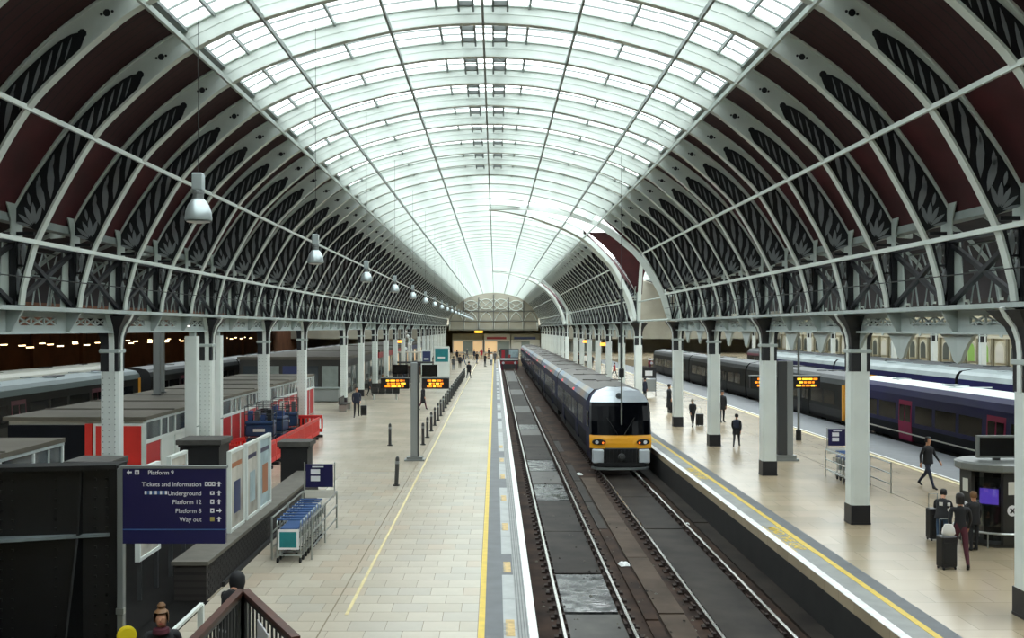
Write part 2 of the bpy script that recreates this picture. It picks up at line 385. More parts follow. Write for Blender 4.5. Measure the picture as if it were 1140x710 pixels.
# edge of the other platform
strip_y('white_edge', 'line_white', XE_R, 7.52, YB, 171, 0, .014, fr)
strip_y('grey_edge_strip', 'edge_mid', 7.52, 7.95, YB, 171, 0, .008, fr)
strip_y('yellow_line', 'line_yellow', 7.95, 8.09, YB, 171, 0, .014, fr)
strip_y('dark_edge_strip', 'edge_dark', 8.09, 8.45, YB, 171, 0, .010, fr)
for y in (24.2, 35.6, 47.0, 58.5, 70):
    text('lettering', 'MIND THE GAP', .38, 'line_yellow', fr, (7.62, y + 3.1, .0135), (0, 0, -PI / 2), ext=.001, sx=1.08, bold=.012)
    MB().box(7.93, 7.951, y, y + 3.2, 0, .0125).build('lettering_rule', 'line_yellow', fr)
    MB().box(7.53, 7.55, y, y + 3.2, 0, .0125).build('lettering_rule', 'line_yellow', fr)
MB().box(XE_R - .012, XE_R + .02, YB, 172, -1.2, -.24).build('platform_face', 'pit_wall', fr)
strip_y('white_line', 'line_white', 16.88, 16.98, YB, 171, 0, .012, fr)
strip_y('cream_line', 'line_cream', 16.55, 16.72, YB, 171, 0, .012, fr)
strip_y('grey_edge_strip', 'edge_dark', 16.98, 20.0, YB, 171, 0, .006, fr)
strip_y('drain_slot', 'slab_joint', 13.45, 13.50, YB, 171, 0, .008, fr)

# ------------------------------------------------------------------ roof of the main span
KL = [(0, 13.4), (2.35, 13.2), (4.9, 12.55), (6.45, 11.87), (7.32, 11.23), (8.03, 10.59), (8.72, 9.85), (9.46, 8.61), (9.9, 7.75)]
KU = [(0, 13.85), (2.42, 13.66), (5.08, 13.02), (6.72, 12.28), (7.68, 11.66), (8.5, 10.98), (9.3, 10.1), (10.1, 8.95), (10.6, 8.05)]
FOOT = [(10.05, 7.4), (10.2, 6.85), (10.3, 6.45), (10.34, 6.12)]
def cat(K, t):
    n = len(K) - 1; i = max(0, min(n - 1, int(t))); f = t - i
    p1, p2 = K[i], K[i + 1]
    p0 = K[i - 1] if i > 0 else (-K[1][0], K[1][1])
    p3 = K[i + 2] if i + 2 <= n else (2 * p2[0] - p1[0], 2 * p2[1] - p1[1])
    return tuple(.5 * (2 * p1[j] + (p2[j] - p0[j]) * f + (2 * p0[j] - 5 * p1[j] + 4 * p2[j] - p3[j]) * f * f + (3 * p1[j] - p0[j] - 3 * p2[j] + p3[j]) * f ** 3) for j in (0, 1))
def Lc(t): return cat(KL, t)
def Uc(t): return cat(KU, t)
def mixp(t, f):
    a, b = Lc(t), Uc(t); return (a[0] + (b[0] - a[0]) * f, a[1] + (b[1] - a[1]) * f)
def t_at(u):
    lo, hi = 0.0, 8.0
    for _ in range(30):
        m = (lo + hi) / 2
        if Uc(m)[0] < u: lo = m
        else: hi = m
    return lo
def groin_t(Y, a, b):
    ya, yb = RY(a), RY(b); yc = (ya + yb) / 2
    return t_at(HALF * abs(Y - yc) / ((yb - ya) / 2))
def X(u, s): return C + s * u
def rib_mesh(tr=8.0):
    mb = MB()
    for s, tm in ((-1, 8.0), (1, tr)):
        n = max(2, int(tm * 4) + 1); ts = [tm * i / (n - 1) for i in range(n)]
        A = [Lc(t) for t in ts]; B = [Uc(t) for t in ts]
        mb.strip([(X(u, s), z) for u, z in A], [(X(u, s), z) for u, z in B], 'xz', -.018, .018)
        low = A + (FOOT if tm == 8.0 else [])
        mb.sweep([(X(u, s), 0, z) for u, z in low], .05, .22, (0, 1, 0))
        mb.sweep([(X(u, s), 0, z) for u, z in B], .04, .16, (0, 1, 0))
        mb.sweep([(X(u, s), 0, z) for u, z in [mixp(t, .55) for t in ts if t <= 3.4]], .03, .06, (0, 1, 0)) if tm > 3.4 else None
    return mb.mesh('rib', 'cream_iron')
def lens(mb, p, q, w, th):
    d = Vector((q[0] - p[0], q[1] - p[1])); L = d.length; d /= L; n = Vector((-d.y, d.x))
    pts = []
    for f, g in ((0, 0), (.18, .62), (.45, 1), (.75, .75), (1, 0), (.75, -.75), (.45, -1), (.18, -.62)):
        v = Vector(p) + d * L * f + n * w / 2 * g; pts.append((v.x, v.y))
    mb.prism(pts, 'xz', -th, th)
FR = [(4.2, .50), (4.32, .64), (4.6, .74), (5, .79), (6, .87), (7, .93), (8, .97)]
def fr_at(t):
    for (a, fa), (b, fb) in zip(FR, FR[1:]):
        if t <= b: return fa + (fb - fa) * max(0, (t - a)) / (b - a)
    return .96
def tracery_mesh(right=True):
    mb = MB()
    for s in ((-1, 1) if right else (-1,)):
        ts = [4.2 + 3.8 * i / 20 for i in range(21)]
        A = [mixp(t, .06 + .30 * max(0, (4.5 - t) / .3)) for t in ts]; B = [mixp(t, fr_at(t)) for t in ts]
        S = lambda P: [(X(u, s), z) for u, z in P]
        mb.mi = 0; mb.strip(S(A), S(B), 'xz', -.032, .032)
        # scroll knob at the tip, bolt holes in the plate above
        tip = mixp(4.22, .46)
        mb.lathe([(.085, -.036), (.085, .036)], (0, 0, 0), 8); k = len(mb.v) - 16
        for i in range(16):
            x, y, z = mb.v[k + i]; mb.v[k + i] = (X(tip[0] + x, s), z, tip[1] + y)
        for t, f, r in ((3.62, .5, .075), (3.52, .42, .03), (3.72, .58, .03)):
            c = mixp(t, f); mb.lathe([(r, -.024), (r, .024)], (0, 0, 0), 8); k = len(mb.v) - 16
            for i in range(16):
                x, y, z = mb.v[k + i]; mb.v[k + i] = (X(c[0] + x, s), z, c[1] + y)
        # vertical spandrel below the springing: posts, loops and rails
        for (u0, z0, u1, z1, w) in ((10.12, 7.55, 10.42, 6.12, .07), (10.72, 7.55, 10.42, 6.12, .07), (10.42, 7.55, 10.42, 6.1, .05), (10.05, 7.55, 10.75, 7.55, .1), (10.05, 7.72, 10.75, 7.72, .08), (10.2, 7.0, 10.66, 7.0, .05), (10.75, 7.6, 10.75, 6.1, .12)):
            mb.bar((X(u0, s), 0, z0), (X(u1, s), 0, z1), .07, w, (0, 0, 1) if abs(z1 - z0) < .01 else (1, 0, 0))
        mb.mi = 1
        i = 0
        for t, dt_, w in ((4.42, .42, .035), (4.62, .50, .045), (4.86, .56, .055), (5.12, .62, .065), (5.42, .66, .08), (5.78, .66, .11), (6.18, .64, .14), (6.58, .60, .16), (6.98, .50, .16)):
            p = mixp(t, fr_at(t) - .10); q = mixp(t + dt_, .17); lens(mb, (X(p[0], s), p[1]), (X(q[0], s), q[1]), w, .042)
            if t > 5.3: p = mixp(t + .30, fr_at(t) - .06); q = mixp(t + .55, .62); lens(mb, (X(p[0], s), p[1]), (X(q[0], s), q[1]), w * .5, .042)
        base = (10.03, 7.86)
        for du, dz, w in ((-.16, .50, .10), (.04, .56, .11), (.22, .46, .10), (.36, .30, .09), (.44, .12, .07)):
            lens(mb, (X(base[0] + du * .15, s), base[1] + dz * .15), (X(base[0] + du, s), base[1] + dz), w, .045)
        for u, z0, z1, w in ((10.28, 7.0, 7.5, .1), (10.56, 7.0, 7.5, .1), (10.40, 6.35, 6.95, .09)):
            lens(mb, (X(u, s), z0), (X(u, s), z1), w, .045)
    return mb.mesh('tracery', ['dark_iron', 'leaf_iron'])
ceil = empty('ceiling', (0, 0, 0)); tag(ceil, 'great arched iron and glass station roof over the platforms', 'ceiling', kind='structure')
rib_full, trac_full, trac_left = rib_mesh(), tracery_mesh(), tracery_mesh(False)
def in_transept(k):
    for a, b in TRANS:
        if a < k < b: return (a, b)
    return None
for k in range(K0, K1 + 1):
    tr = in_transept(k)
    if tr:
        r = put('rib', rib_mesh(groin_t(RY(k), *tr)), ceil, (0, RY(k), 0)); put('tracery', trac_left, r)
    else:
        r = put('rib', rib_full, ceil, (0, RY(k), 0)); put('tracery', trac_full, r)
# longitudinal bars under the ribs
for t in (0, 1, 2, 3):
    for s in ((1,) if t == 0 else (-1, 1)):
        u, z = Lc(t); w = .06 if t < 3 else .07
        MB().box(X(u, s) - w / 2, X(u, s) + w / 2, YB, YF, z - .08, z + .04).build('purlin', 'bar_iron' if t < 3 else 'pale_iron', ceil)
segs_R = [(K0, 12), (17, 35), (40, K1)]
for t, w in ((6, .06), (8.25, .07)):
    u, z = Lc(6) if t == 6 else (9.98, 7.52)
    MB().box(X(u, -1) - w / 2, X(u, -1) + w / 2, YB, YF, z - .05, z + .05).build('purlin', 'cream_iron', ceil)
    for a, b in segs_R: MB().box(X(u, 1) - w / 2, X(u, 1) + w / 2, RY(a), RY(b), z - .05, z + .05).build('purlin', 'cream_iron', ceil)
# roof skin: panes and boards
def patch(t0, t1, s, y0, y1, n=4, off=.03, clip=None, tk=0):
    mb = MB(); ts = [t0 + (t1 - t0) * i / n for i in range(n + 1)]
    for i in range(n):
        q = []
        for t, y in ((ts[i], 0), (ts[i + 1], 0), (ts[i + 1], 1), (ts[i], 1)):
            if clip: t = min(t, clip[y])
            u, z = Uc(t); q.append((X(u, s), (y0, y1)[y], z + off))
        if (Vector(q[0]) - Vector(q[1])).length < .01 and (Vector(q[2]) - Vector(q[3])).length < .01: continue
        mb.poly(q)
    return mb
def joinmb(a, b):
    n = len(a.v); a.v += b.v; a.f += [tuple(n + i for i in f) for f in b.f]; a.m += b.m
pane_me, board_me = {}, {}
NEAR = 22
far_g, far_b, far_p = MB(), MB(), MB()
for k in range(K0, K1):
    mid = None
    for a, b in TRANS:
        if a <= k < b: mid = (groin_t(RY(k), a, b), groin_t(RY(k + 1), a, b))
    for s in (-1, 1):
        clip = mid if s == 1 else None
        for name, t0, t1, n, m, off in [('glass_pane', j, j + 1, 4, 'roof_glass', .05) for j in (0, 1, 2)] + [('roof_boards', 3, 6, 8, 'red_boards', .03), ('roof_panel', 6, 8, 6, 'red_panel', .03)]:
            if clip and max(clip) <= t0 + .01: continue
            if clip and min(clip) < t1 or k < -3 or k > NEAR:
                mb = patch(t0, t1, s, RY(k), RY(k + 1), n, off, clip)
                joinmb({'glass_pane': far_g, 'roof_boards': far_b, 'roof_panel': far_p}[name], mb)
            else:
                key = (name, t0, s)
                if key not in pane_me: pane_me[key] = patch(t0, t1, s, .01, SP - .01, n, off).mesh(name, m)
                put(name, pane_me[key], ceil, (0, RY(k), 0))
tag(far_g.build('glass_panes', 'roof_glass', ceil), kind='stuff'); tag(far_b.build('roof_boards', 'red_boards', ceil), kind='stuff'); tag(far_p.build('roof_panels', 'red_panel', ceil), kind='stuff')
# glazing bars (one light frame for each bay) and the ridge fittings
def bars_mesh(s):
    mb = MB()
    for y in (.0, .61, 1.22, 1.83, 2.44):
        mb.sweep([(X(Uc(t / 4)[0], s), y + .02, Uc(t / 4)[1] + .03) for t in range(13)], .045, .035, (0, 1, 0))
    for t in (.5, 1.5, 2.5):
        u, z = Uc(t); mb.box(X(u, s) - .03, X(u, s) + .03, 0, SP, z - .06, z + .04)
    mb.box(X(Uc(2.98)[0], s) - .1, X(Uc(2.98)[0], s) + .1, 0, SP, Uc(2.98)[1] - .05, Uc(2.98)[1] + .03)
    return mb.mesh('glazing_bars', 'bar_iron')
def ridge_mesh():
    mb = MB()
    for s in (-1, 1):
        for u in (.25, .62): mb.box(X(u, s) - .025, X(u, s) + .025, .1, SP - .1, 13.66, 13.82)
        for y in (.5, 1.5, 2.5): mb.box(X(.25, s) if s > 0 else X(.62, s), X(.62, s) if s > 0 else X(.25, s), y, y + .12, 13.68, 13.8)
    return mb.mesh('ridge_bracket', 'ridge_iron')
bl, br_, rg = bars_mesh(-1), bars_mesh(1), ridge_mesh()
for k in range(K0, K1):
    put('glazing_bars', bl, ceil, (0, RY(k), 0))
    if not any(a <= k < b for a, b in TRANS): put('glazing_bars', br_, ceil, (0, RY(k), 0))
    if -4 <= k < 10: put('ridge_bracket', rg, ceil, (0, RY(k), 0))
# column-line bracing between the ribs: plates, posts, crosses, flared brackets
def plate_mesh(s):
    mb = MB(); x0 = X(10.58, s)
    x1 = x0 + .03 * s
    mb.prism([(-.52, 6.1), (.52, 6.1), (.40, 7.0), (.34, 7.5), (-.34, 7.5), (-.40, 7.0)], 'yz', x0, x1)
    mb.prism([(-.26, 7.6), (.26, 7.6), (.26, 8.0), (.40, 8.3), (.78, 8.62), (-.78, 8.62), (-.40, 8.3), (-.26, 8.0)], 'yz', x0 - .14 * s, x0 - .11 * s)
    return mb.mesh('spandrel_plate', 'pale_iron')
def brace_mesh(s):
    mb = MB(); x = X(10.5, s)
    mb.box(x - .07, x + .07, -.10, .10, 6.1, 7.55)
    mb.bar((x, .12, 7.45), (x, SP - .12, 6.15), .10, .10); mb.bar((x + .03 * s, .12, 6.15), (x + .03 * s, SP - .12, 7.45), .10, .10)
    mb.box(x - .06, x + .06, 0, SP, 7.50, 7.62); mb.box(x - .12, x + .12, -.2, .2, 6.1, 6.2)
    return mb.mesh('cross_brace', 'dark_iron')
def fret_mesh(s):
    mb = MB(); x = X(10.72, s)
    for y in (.75, 1.52, 2.29):
        mb.tube([(x, y - .33, 7.4), (x, y, 6.9), (x, y + .33, 7.4)], .022, 4); mb.tube([(x, y - .2, 6.15), (x, y, 6.8), (x, y + .2, 6.15)], .022, 4)
    mb.tube([(x, .5, 7.42), (x, 2.55, 7.42)], .02, 4); mb.tube([(x, .5, 6.85), (x, 2.55, 6.85)], .02, 4)
    return mb.mesh('fretwork', 'grey_iron')
def gutter_mesh(s): return MB().box(X(10.66, s) - .16, X(10.66, s) + .16, 0, SP, 7.98, 8.16).mesh('valley_gutter', 'grey_iron')
for s in (-1, 1):
    pm, bm_, fm, gm = plate_mesh(s), brace_mesh(s), fret_mesh(s), gutter_mesh(s)
    for k in range(-4, K1):
        tr = s == 1 and any(a <= k < b for a, b in TRANS)
        if not (s == 1 and in_transept(k)): put('spandrel_plate', pm, ceil, (0, RY(k), 0))
        if not tr:
            put('cross_brace', bm_, ceil, (0, RY(k), 0))
            if k < 30: put('fretwork', fm, ceil, (0, RY(k), 0))
            put('valley_gutter', gm, ceil, (0, RY(k), 0))
# transept vaults: groin ribs, red boarding, glass crown
for a, b in TRANS:
    ya, yb = RY(a), RY(b); yc = (ya + yb) / 2; hy = (yb - ya) / 2
    for sg in (-1, 1):
        mb = MB(); pts = []
        for i in range(33):
            u, z = Lc(8 * i / 32); pts.append((X(u, 1), yc + sg * hy * u / HALF, z))
        for u, z in FOOT: pts.append((X(u, 1), yc + sg * hy * u / HALF, z))
        mb.sweep(pts, .42, .34, (0, 0, 1)); mb.build('groin_rib', 'cream_iron', ceil)
    def XT(z):
        r = max(0, min(1, (z - 8.1) / 8.9)); return max(10.7, 26.05 - 15.55 * math.sqrt(1 - r * r) + .05)
    for t0, t1, n, m, nm in ((0, 3, 9, 'roof_glass', 'transept_glass'), (3, 8, 12, 'red_panel', 'transept_boards')):
        mb = MB()
        for sg in (-1, 1):
            for i in range(n):
                ta, tb = t0 + (t1 - t0) * i / n, t0 + (t1 - t0) * (i + 1) / n; (ua, za), (ub, zb) = Uc(ta), Uc(tb)
                mb.poly([(X(ua, 1), yc + sg * hy * ua / HALF, za), (X(ub, 1), yc + sg * hy * ub / HALF, zb), (max(XT(zb), X(ub, 1)), yc + sg * hy * ub / HALF, zb), (max(XT(za), X(ua, 1)), yc + sg * hy * ua / HALF, za)])
        mb.build(nm, m, ceil)
    for xx in (10.42,):
        mb = MB()
        for sg in (-1, 1):
            P = [(xx, yc + sg * hy * Lc(8 * i / 24)[0] / HALF, Lc(8 * i / 24)[1]) for i in range(25) if X(Lc(8 * i / 24)[0], 1) < xx + .01]
            P += [(xx, yc + sg * hy * u / HALF, z) for u, z in FOOT]
            if len(P) > 2: mb.sweep(P, .05, .25, (1, 0, 0))
        mb.build('transept_rib', 'cream_iron', ceil)
    mb = MB()
    for yy in (ya, yb): mb.tube([(XR, yy, 6.1), (XR, yy, 9.6)], .16, 8)
    mb.tube([(XR, ya, 7.5), (XR, yb, 7.5)], .05, 6); mb.tube([(XR, ya, 6.1), (XR, yb, 6.1)], .07, 6)
    mb.build('transept_tie', 'pale_iron', ceil)

# ------------------------------------------------------------------ girders on the column lines
def girder_mesh(s, x, scallop):
    mb = MB()
    mb.box(x - .42, x + .42, 0, SP, 6.0, 6.1); mb.box(x - .03, x + .03, 0, SP, 5.86, 6.0); mb.box(x - .03, x + .03, 0, SP, 5.5, 5.66); mb.box(x - .16, x + .16, 0, SP, 5.46, 5.51)
    mb.box(x - .03, x + .03, 0, .55, 5.66, 5.86); mb.box(x - .03, x + .03, SP - .55, SP, 5.66, 5.86)
    mb.prism([(x - .4, 6.0), (x, 6.0), (x, 5.5), (x - .12, 5.5), (x - .3, 5.8)], 'xz', -.03, .03); mb.prism([(x + .4, 6.0), (x, 6.0), (x, 5.5), (x + .12, 5.5), (x + .3, 5.8)], 'xz', -.03, .03)
    n = 3; w = (SP - 1.1) / n
    for i in range(n):
        y = .55 + i * w
        mb.bar((x, y, 5.66), (x, y + w, 5.86), .04, .04); mb.bar((x, y, 5.86), (x, y + w, 5.66), .04, .04); mb.box(x - .02, x + .02, y - .03, y + .03, 5.66, 5.86)
    if scallop:
        for y in (0, SP):
            sg = 1 if y == 0 else -1
            mb.prism([(y, 5.5), (y + sg * .95, 5.5), (y + sg * .70, 5.40), (y + sg * .48, 5.24), (y + sg * .30, 5.05), (y + sg * .18, 4.86), (y, 4.80)], 'yz', x - .04, x + .04)
    return mb.mesh('girder_bay', 'grey_paint' if s < 0 else 'grey_paint')
for s, x in ((-1, XL), (1, XR)):
    bmain = empty('beam'); tag(bmain, 'pale riveted lattice girder on the %s' % ('columns beside the kiosks' if s < 0 else 'columns beside the silver train'), 'beam', kind='structure')
    gm0, gm1 = girder_mesh(s, x, False), girder_mesh(s, x, s > 0)
    for k in range(-6, K1):
        if s == 1 and any(a <= k < b for a, b in TRANS): continue
        put('girder_bay', gm1, bmain, (0, RY(k), 0))

# ------------------------------------------------------------------ columns
def column_proto(w=.54, top=6.0, rivets=False, shaft_m='white_paint'):
    e = empty('column'); h = w / 2; q = math.sqrt(2)
    MB().lathe([(h * q * 1.05, 0), (h * q * 1.05, .06), (h * q * 1.02, .06), (h * q * 1.02, .55)], n=4).build('base_band', 'band_navy', e)
    c = .07
    outl = [(-h + c, -h), (h - c, -h), (h, -h + c), (h, h - c), (h - c, h), (-h + c, h), (-h, h - c), (-h, -h + c)]
    sh_ = MB().prism(outl, 'xy', .5, 4.36)
    sh_.build('shaft', shaft_m, e)
    if rivets:
        mb = MB()
        for i in range(22):
            z = .7 + i * .165
            for x in (-.17, 0, .17): mb.lathe([(.018, 0), (.011, .012)], (0, 0, 0), 5); k = len(mb.v) - 10; mb.v[k:] = [(x + a, -h - b, z + cc) for a, cc, b in [(p[0], p[1], p[2]) for p in mb.v[k:]]]
        mb.build('rivets', 'grey_iron', e)
    MB().lathe([(h * .99 * q, 4.36), (h * .99 * q, 5.1), (h * 1.08 * q, 5.35), (h * 1.4 * q, 5.62), (h * 1.95 * q, 5.82), (h * 2.3 * q, 5.95)], n=4).build('capital', 'dark_iron', e)
    mb = MB()
    for dx, dy in ((0, -1), (1, 0), (0, 1), (-1, 0)):
        P = [(r * h, z) for r, z in ((1.0, 4.36), (1.0, 5.1), (1.09, 5.35), (1.42, 5.62), (1.97, 5.82), (2.33, 6.0))]
        pts = [(dx * r + (.08 if dx == 0 else 0), dy * r, z) for r, z in P]
        mb.sweep(pts, .05, .15, (dy, dx, 0))
    mb.build('neck_strip', shaft_m, e)
    MB().lathe([(h * 1.02 * q, 4.88), (h * 1.12 * q, 4.9), (h * 1.12 * q, 4.98), (h * 1.02 * q, 5.0)], n=4).build('collar', 'grey_paint', e)
    MB().lathe([(h * 1.0 * q, 4.60), (h * 1.0 * q, 4.66)], n=4).build('strap', 'dark_iron', e)
    return e
COLK = [k for k in range(-6, K1 + 1, 3) if k <= 12] + list(range(17, 36, 3)) + list(range(40, K1 + 1, 3))
pr = column_proto(.54, rivets=False); kids_r = kid_list(pr); pl = column_proto(.50, rivets=True); kids_l = kid_list(pl)
usedR = usedL = False; nr = nl = 0
for k in COLK:
    for side in (1, -1):
        if RY(k) < 5 : continue
        base, kids = (pr, kids_r) if side > 0 else (pl, kids_l)
        if side > 0 and not usedR: o = base; usedR = True
        elif side < 0 and not usedL: o = base; usedL = True
        else: o = copy_tree(base, kids)
        o.location = (XR if side > 0 else XL, RY(k), 0)
        vis = k >= (0 if side > 0 else 3)
        if vis and side > 0: nr += 1
        if vis and side < 0: nl += 1
        n = nr if side > 0 else nl
        where = 'white iron column on the travellers\' platform by the silver train' if side > 0 else 'pale riveted iron column in the row by the kiosks'
        if not vis: lab = 'iron column beside the footbridge just out of view, %s row' % ('train' if side > 0 else 'kiosk')
        elif n <= 8: lab = where + ', %s from the camera' % (ORD[n - 1] if n > 1 else 'nearest')
        else: lab = 'distant ' + where
        tag(o, lab, 'column', 'columns of the %s row' % ('platform' if side > 0 else 'kiosk'), 'structure')
# ------------------------------------------------------------------ neighbouring spans, outer walls, gable
def simple_span(xl, xr, z0, zc, gf, label, left_gap=()):
    e = empty('ceiling'); tag(e, label, 'ceiling', kind='structure'); xc, h = (xl + xr) / 2, (xr - xl) / 2
    P = [(math.sin(PI / 2 * i / 20), math.cos(PI / 2 * i / 20)) for i in range(21)]
    g, b = MB(), MB(); NB = 12; dy = (YF - YB) / NB
    cuts = sorted(set([YB, YF] + [v for r in left_gap for v in r]))
    for j in range(len(cuts) - 1):
        y0, y1 = cuts[j], cuts[j + 1]
        for s in (-1, 1):
            for i in range(20):
                (a, za), (c, zc_) = P[i], P[i + 1]
                if s < 0 and any(abs(y0 - r[0]) < .01 for r in left_gap) and c > .80: continue
                q = [(xc + s * h * a, y0, z0 + (zc - z0) * za), (xc + s * h * c, y0, z0 + (zc - z0) * zc_), (xc + s * h * c, y1, z0 + (zc - z0) * zc_), (xc + s * h * a, y1, z0 + (zc - z0) * za)]
                (g if c <= gf + .02 else b).poly(q)
    g.build('roof_glazing', 'roof_glass', e); b.build('roof_boards', 'plain_red_boards', e)
    rb = MB()
    for s in (-1, 1): rb.sweep([(xc + s * h * a, 0, z0 + (zc - z0) * z - .2) for a, z in P], .35, .1, (0, 1, 0))
    me = rb.mesh('rib', 'pale_iron')
    for k in range(-2, K1, 2):
        if any(r[0] < RY(k) < r[1] for r in left_gap): continue
        put('rib', me, e, (0, RY(k), 0))
    return e
gaps = [(RY(a), RY(b)) for a, b in TRANS]
simple_span(10.5, 41.6, 8.1, 17.0, .50, 'glazed arched roof over the blue trains beyond the columns', gaps)
simple_span(41.6, 63.0, 8.1, 14.5, .45, 'far arched roof in front of the arcaded stone wall')
simple_span(-45.0, -11.2, 8.1, 16.0, .30, 'dim arched roof over the train with the grey roof')

wr = MB().box(63.0, 63.6, YB, YF + 18, -1, 9).build('wall_right', 'stone_wall'); tag(wr, 'pale stone arcaded side wall beyond the trains', 'wall', kind='structure')
MB().box(62.75, 63.0, YB, YF + 18, 4.25, 4.6).build('string_course', 'arch_pale', wr); MB().box(62.7, 63.0, YB, YF + 18, 6.2, 6.6).build('cornice', 'stone_dark', wr)
def arch_pts(w, h, n=8): return [(-w, 0), (w, 0)] + [(w * math.cos(PI * i / n), h + w * math.sin(PI * i / n)) for i in range(n + 1)]
sur = MB().prism([(y, z + 1.2) for y, z in arch_pts(1.15, 1.55)], 'yz', -.16, 0).mesh('arch_surround', 'arch_pale')
gls = [MB().prism([(y, z + 1.25) for y, z in arch_pts(.85, 1.5)], 'yz', -.20, -.12).mesh('arched_window', m) for m in ('arch_glass', 'arch_green', 'shop_white')]
pil = MB().box(-.22, 0, -.25, .25, 0, 4.25).mesh('pilaster', 'stone_dark')
up = MB().box(-.14, 0, -.55, .55, 4.8, 5.9).mesh('upper_window', 'arch_glass')
for i in range(36):
    y = 92 + 3.6 * i
    put('arch_surround', sur, wr, (63.0, y, 0)); put('arched_window', gls[1] if i in (9, 10) else gls[2] if i % 5 == 3 else gls[0], wr, (63.0, y, 0))
    put('pilaster', pil, wr, (63.0, y + 1.8, 0)); put('upper_window', up, wr, (63.0, y, 0))
# columns of the row between the far spans
pc = column_proto(.5); kc = kid_list(pc)
for i, k in enumerate(range(12, 46, 3)):
    o = pc if i == 0 else copy_tree(pc, kc)
    o.location = (41.6, RY(k), 0); tag(o, 'far white iron column seen beyond the blue trains', 'column', 'columns of the far row', 'structure')
bf = empty('beam'); tag(bf, 'pale girder on the far row of columns beyond the blue trains', 'beam', kind='structure')
gmf = girder_mesh(1, 41.6, True)
for k in range(6, 50): put('girder_bay', gmf, bf, (0, RY(k), 0))

wl = MB().box(-45.6, -45.0, YB, YF + 18, -1, 9).build('wall_left', 'brick_brown'); tag(wl, 'dark brown brick side wall behind the rows of strip lights', 'wall', kind='structure')
soff = MB().box(-45.0, -30.0, YB, 200, 5.4, 5.7).build('ceiling', 'soffit_brown'); tag(soff, 'dark canopy soffit over the platform with warm strip lights', 'ceiling', kind='structure')
wb = MB().box(-46, 63.6, YB - .6, YB, -1.4, 18).build('wall_light_block', 'stone_dark'); tag(wb, 'unseen wall added behind the viewer to block sky light', 'wall', kind='structure')  # added out of view: keeps open-sky light off the near rib faces
for i, (x0, x1) in enumerate(((-46, -11.2), (10.6, 63.6))):
    w = MB().box(x0, x1, YF + .1, YF + .7, 3.2, 18).build('wall_front', 'gable_stone'); tag(w, 'stone end wall above the concourse on the %s' % ('kiosk side' if i == 0 else 'side of the blue trains'), 'wall', kind='structure')
we = MB().box(-46, 63.6, YF + 17, YF + 18, -.5, 14).build('wall_front', 'gable_stone'); tag(we, 'rear wall of the concourse behind the shops', 'wall', kind='structure')
rc = MB().box(-46, 63.6, YF + .7, YF + 17, 6.0, 6.3).build('ceiling', 'shop_white'); tag(rc, 'low pale ceiling over the concourse shops', 'ceiling', kind='structure')
# glazed gable with iron scrollwork
gb = empty('wall_front'); tag(gb, 'stone-coloured arched gable screen with iron scrollwork at the end of the roof', 'gable', kind='structure')
mb = MB(); out = [(C - Lc(t / 2)[0], Lc(t / 2)[1] - .05) for t in range(16, -1, -1)] + [(C + Lc(t / 2)[0], Lc(t / 2)[1] - .05) for t in range(1, 17)]
out = [(C - 9.9, 5.0)] + out + [(C + 9.9, 5.0)]
mb.prism(out, 'xz', YF, YF + .15); mb.build('screen', 'gable_stone', gb)
mb = MB(); y = YF - .12
for x in (-6.6, -3.3, 0, 3.3, 6.6): mb.box(C + x - .12, C + x + .12, y - .1, y + .1, 5, 13 - abs(x) * .22)
for z in (5.1, 7.0, 9.2): mb.box(C - 9.6, C + 9.6, y - .1, y + .1, z, z + .22)
mb.build('mullions', 'gable_iron', gb)
mb = MB()
for x in (-4.95, -1.65, 1.65, 4.95):
    mb.tube([(C + x + 1.5 * math.cos(a * PI / 8), y, 11.0 - abs(x) * .1 + 1.1 * math.sin(a * PI / 8)) for a in range(17)], .09, 4)
    mb.tube([(C + x - 1.5, y, 9.5), (C + x + 1.5, y, 12.3 - abs(x) * .2)], .07, 4); mb.tube([(C + x + 1.5, y, 9.5), (C + x - 1.5, y, 12.3 - abs(x) * .2)], .07, 4)
for x in (-8.1, -4.95, -1.65, 1.65, 4.95, 8.1):
    mb.tube([(C + x - 1.6, y, 5.1), (C + x - 1.5, y, 7.0), (C + x - .8, y, 8.4), (C + x, y, 9.2), (C + x + .8, y, 8.4), (C + x + 1.5, y, 7.0), (C + x + 1.6, y, 5.1)], .1, 4)
mb.build('scrollwork', 'cream_iron', gb)
# shops under the gable
def shop(x0, x1, y, m_f, m_w, label, m_s=None):
    e = empty('shop_front', ((x0 + x1) / 2, y, 0)); tag(e, label, 'shop'); w = (x1 - x0) / 2
    MB().box(-w, w, 0, 3, 2.9, 4.3).build('fascia', m_f, e); MB().box(-w, w, .4, 3, 0, 2.9).build('interior_wall', 'shop_white', e)
    if m_s: MB().box(-w * .8, w * .7, -.06, 0, 3.1, 3.6).build('sign_strip', m_s, e)
    n = max(2, int(w / 1.0))
    for i in range(n):
        a = -w + .15 + i * (2 * w - .3) / n; MB().box(a + .08, a + (2 * w - .3) / n - .08, .32, .4, .3, 2.6).build('shop_window', m_w if i % 2 == 0 else 'window_pale', e)
    MB().box(-w, w, -.05, 0, 2.75, 2.95).build('sill', 'shop_white', e)
    return e
shop(-9.5, -2.6, YF + 3, 'stone_dark', 'shop_lit', 'concourse shop with brown fascia and warm lit windows below the gable')
shop(-2.4, 3.4, YF + 2, 'gable_stone', 'shop_lit', 'concourse shop with dark red sign strip beside the buffer stops', 'shop_red')
shop(3.6, 10.0, YF + 1.5, 'stone_dark', 'shop_white', 'concourse shop with dark blue sign strip behind the train roofs', 'shop_blue')
shop(10.6, 24, YF + 3, 'stone_dark', 'window_pale', 'concourse shop with a plain stone fascia beyond the column row')
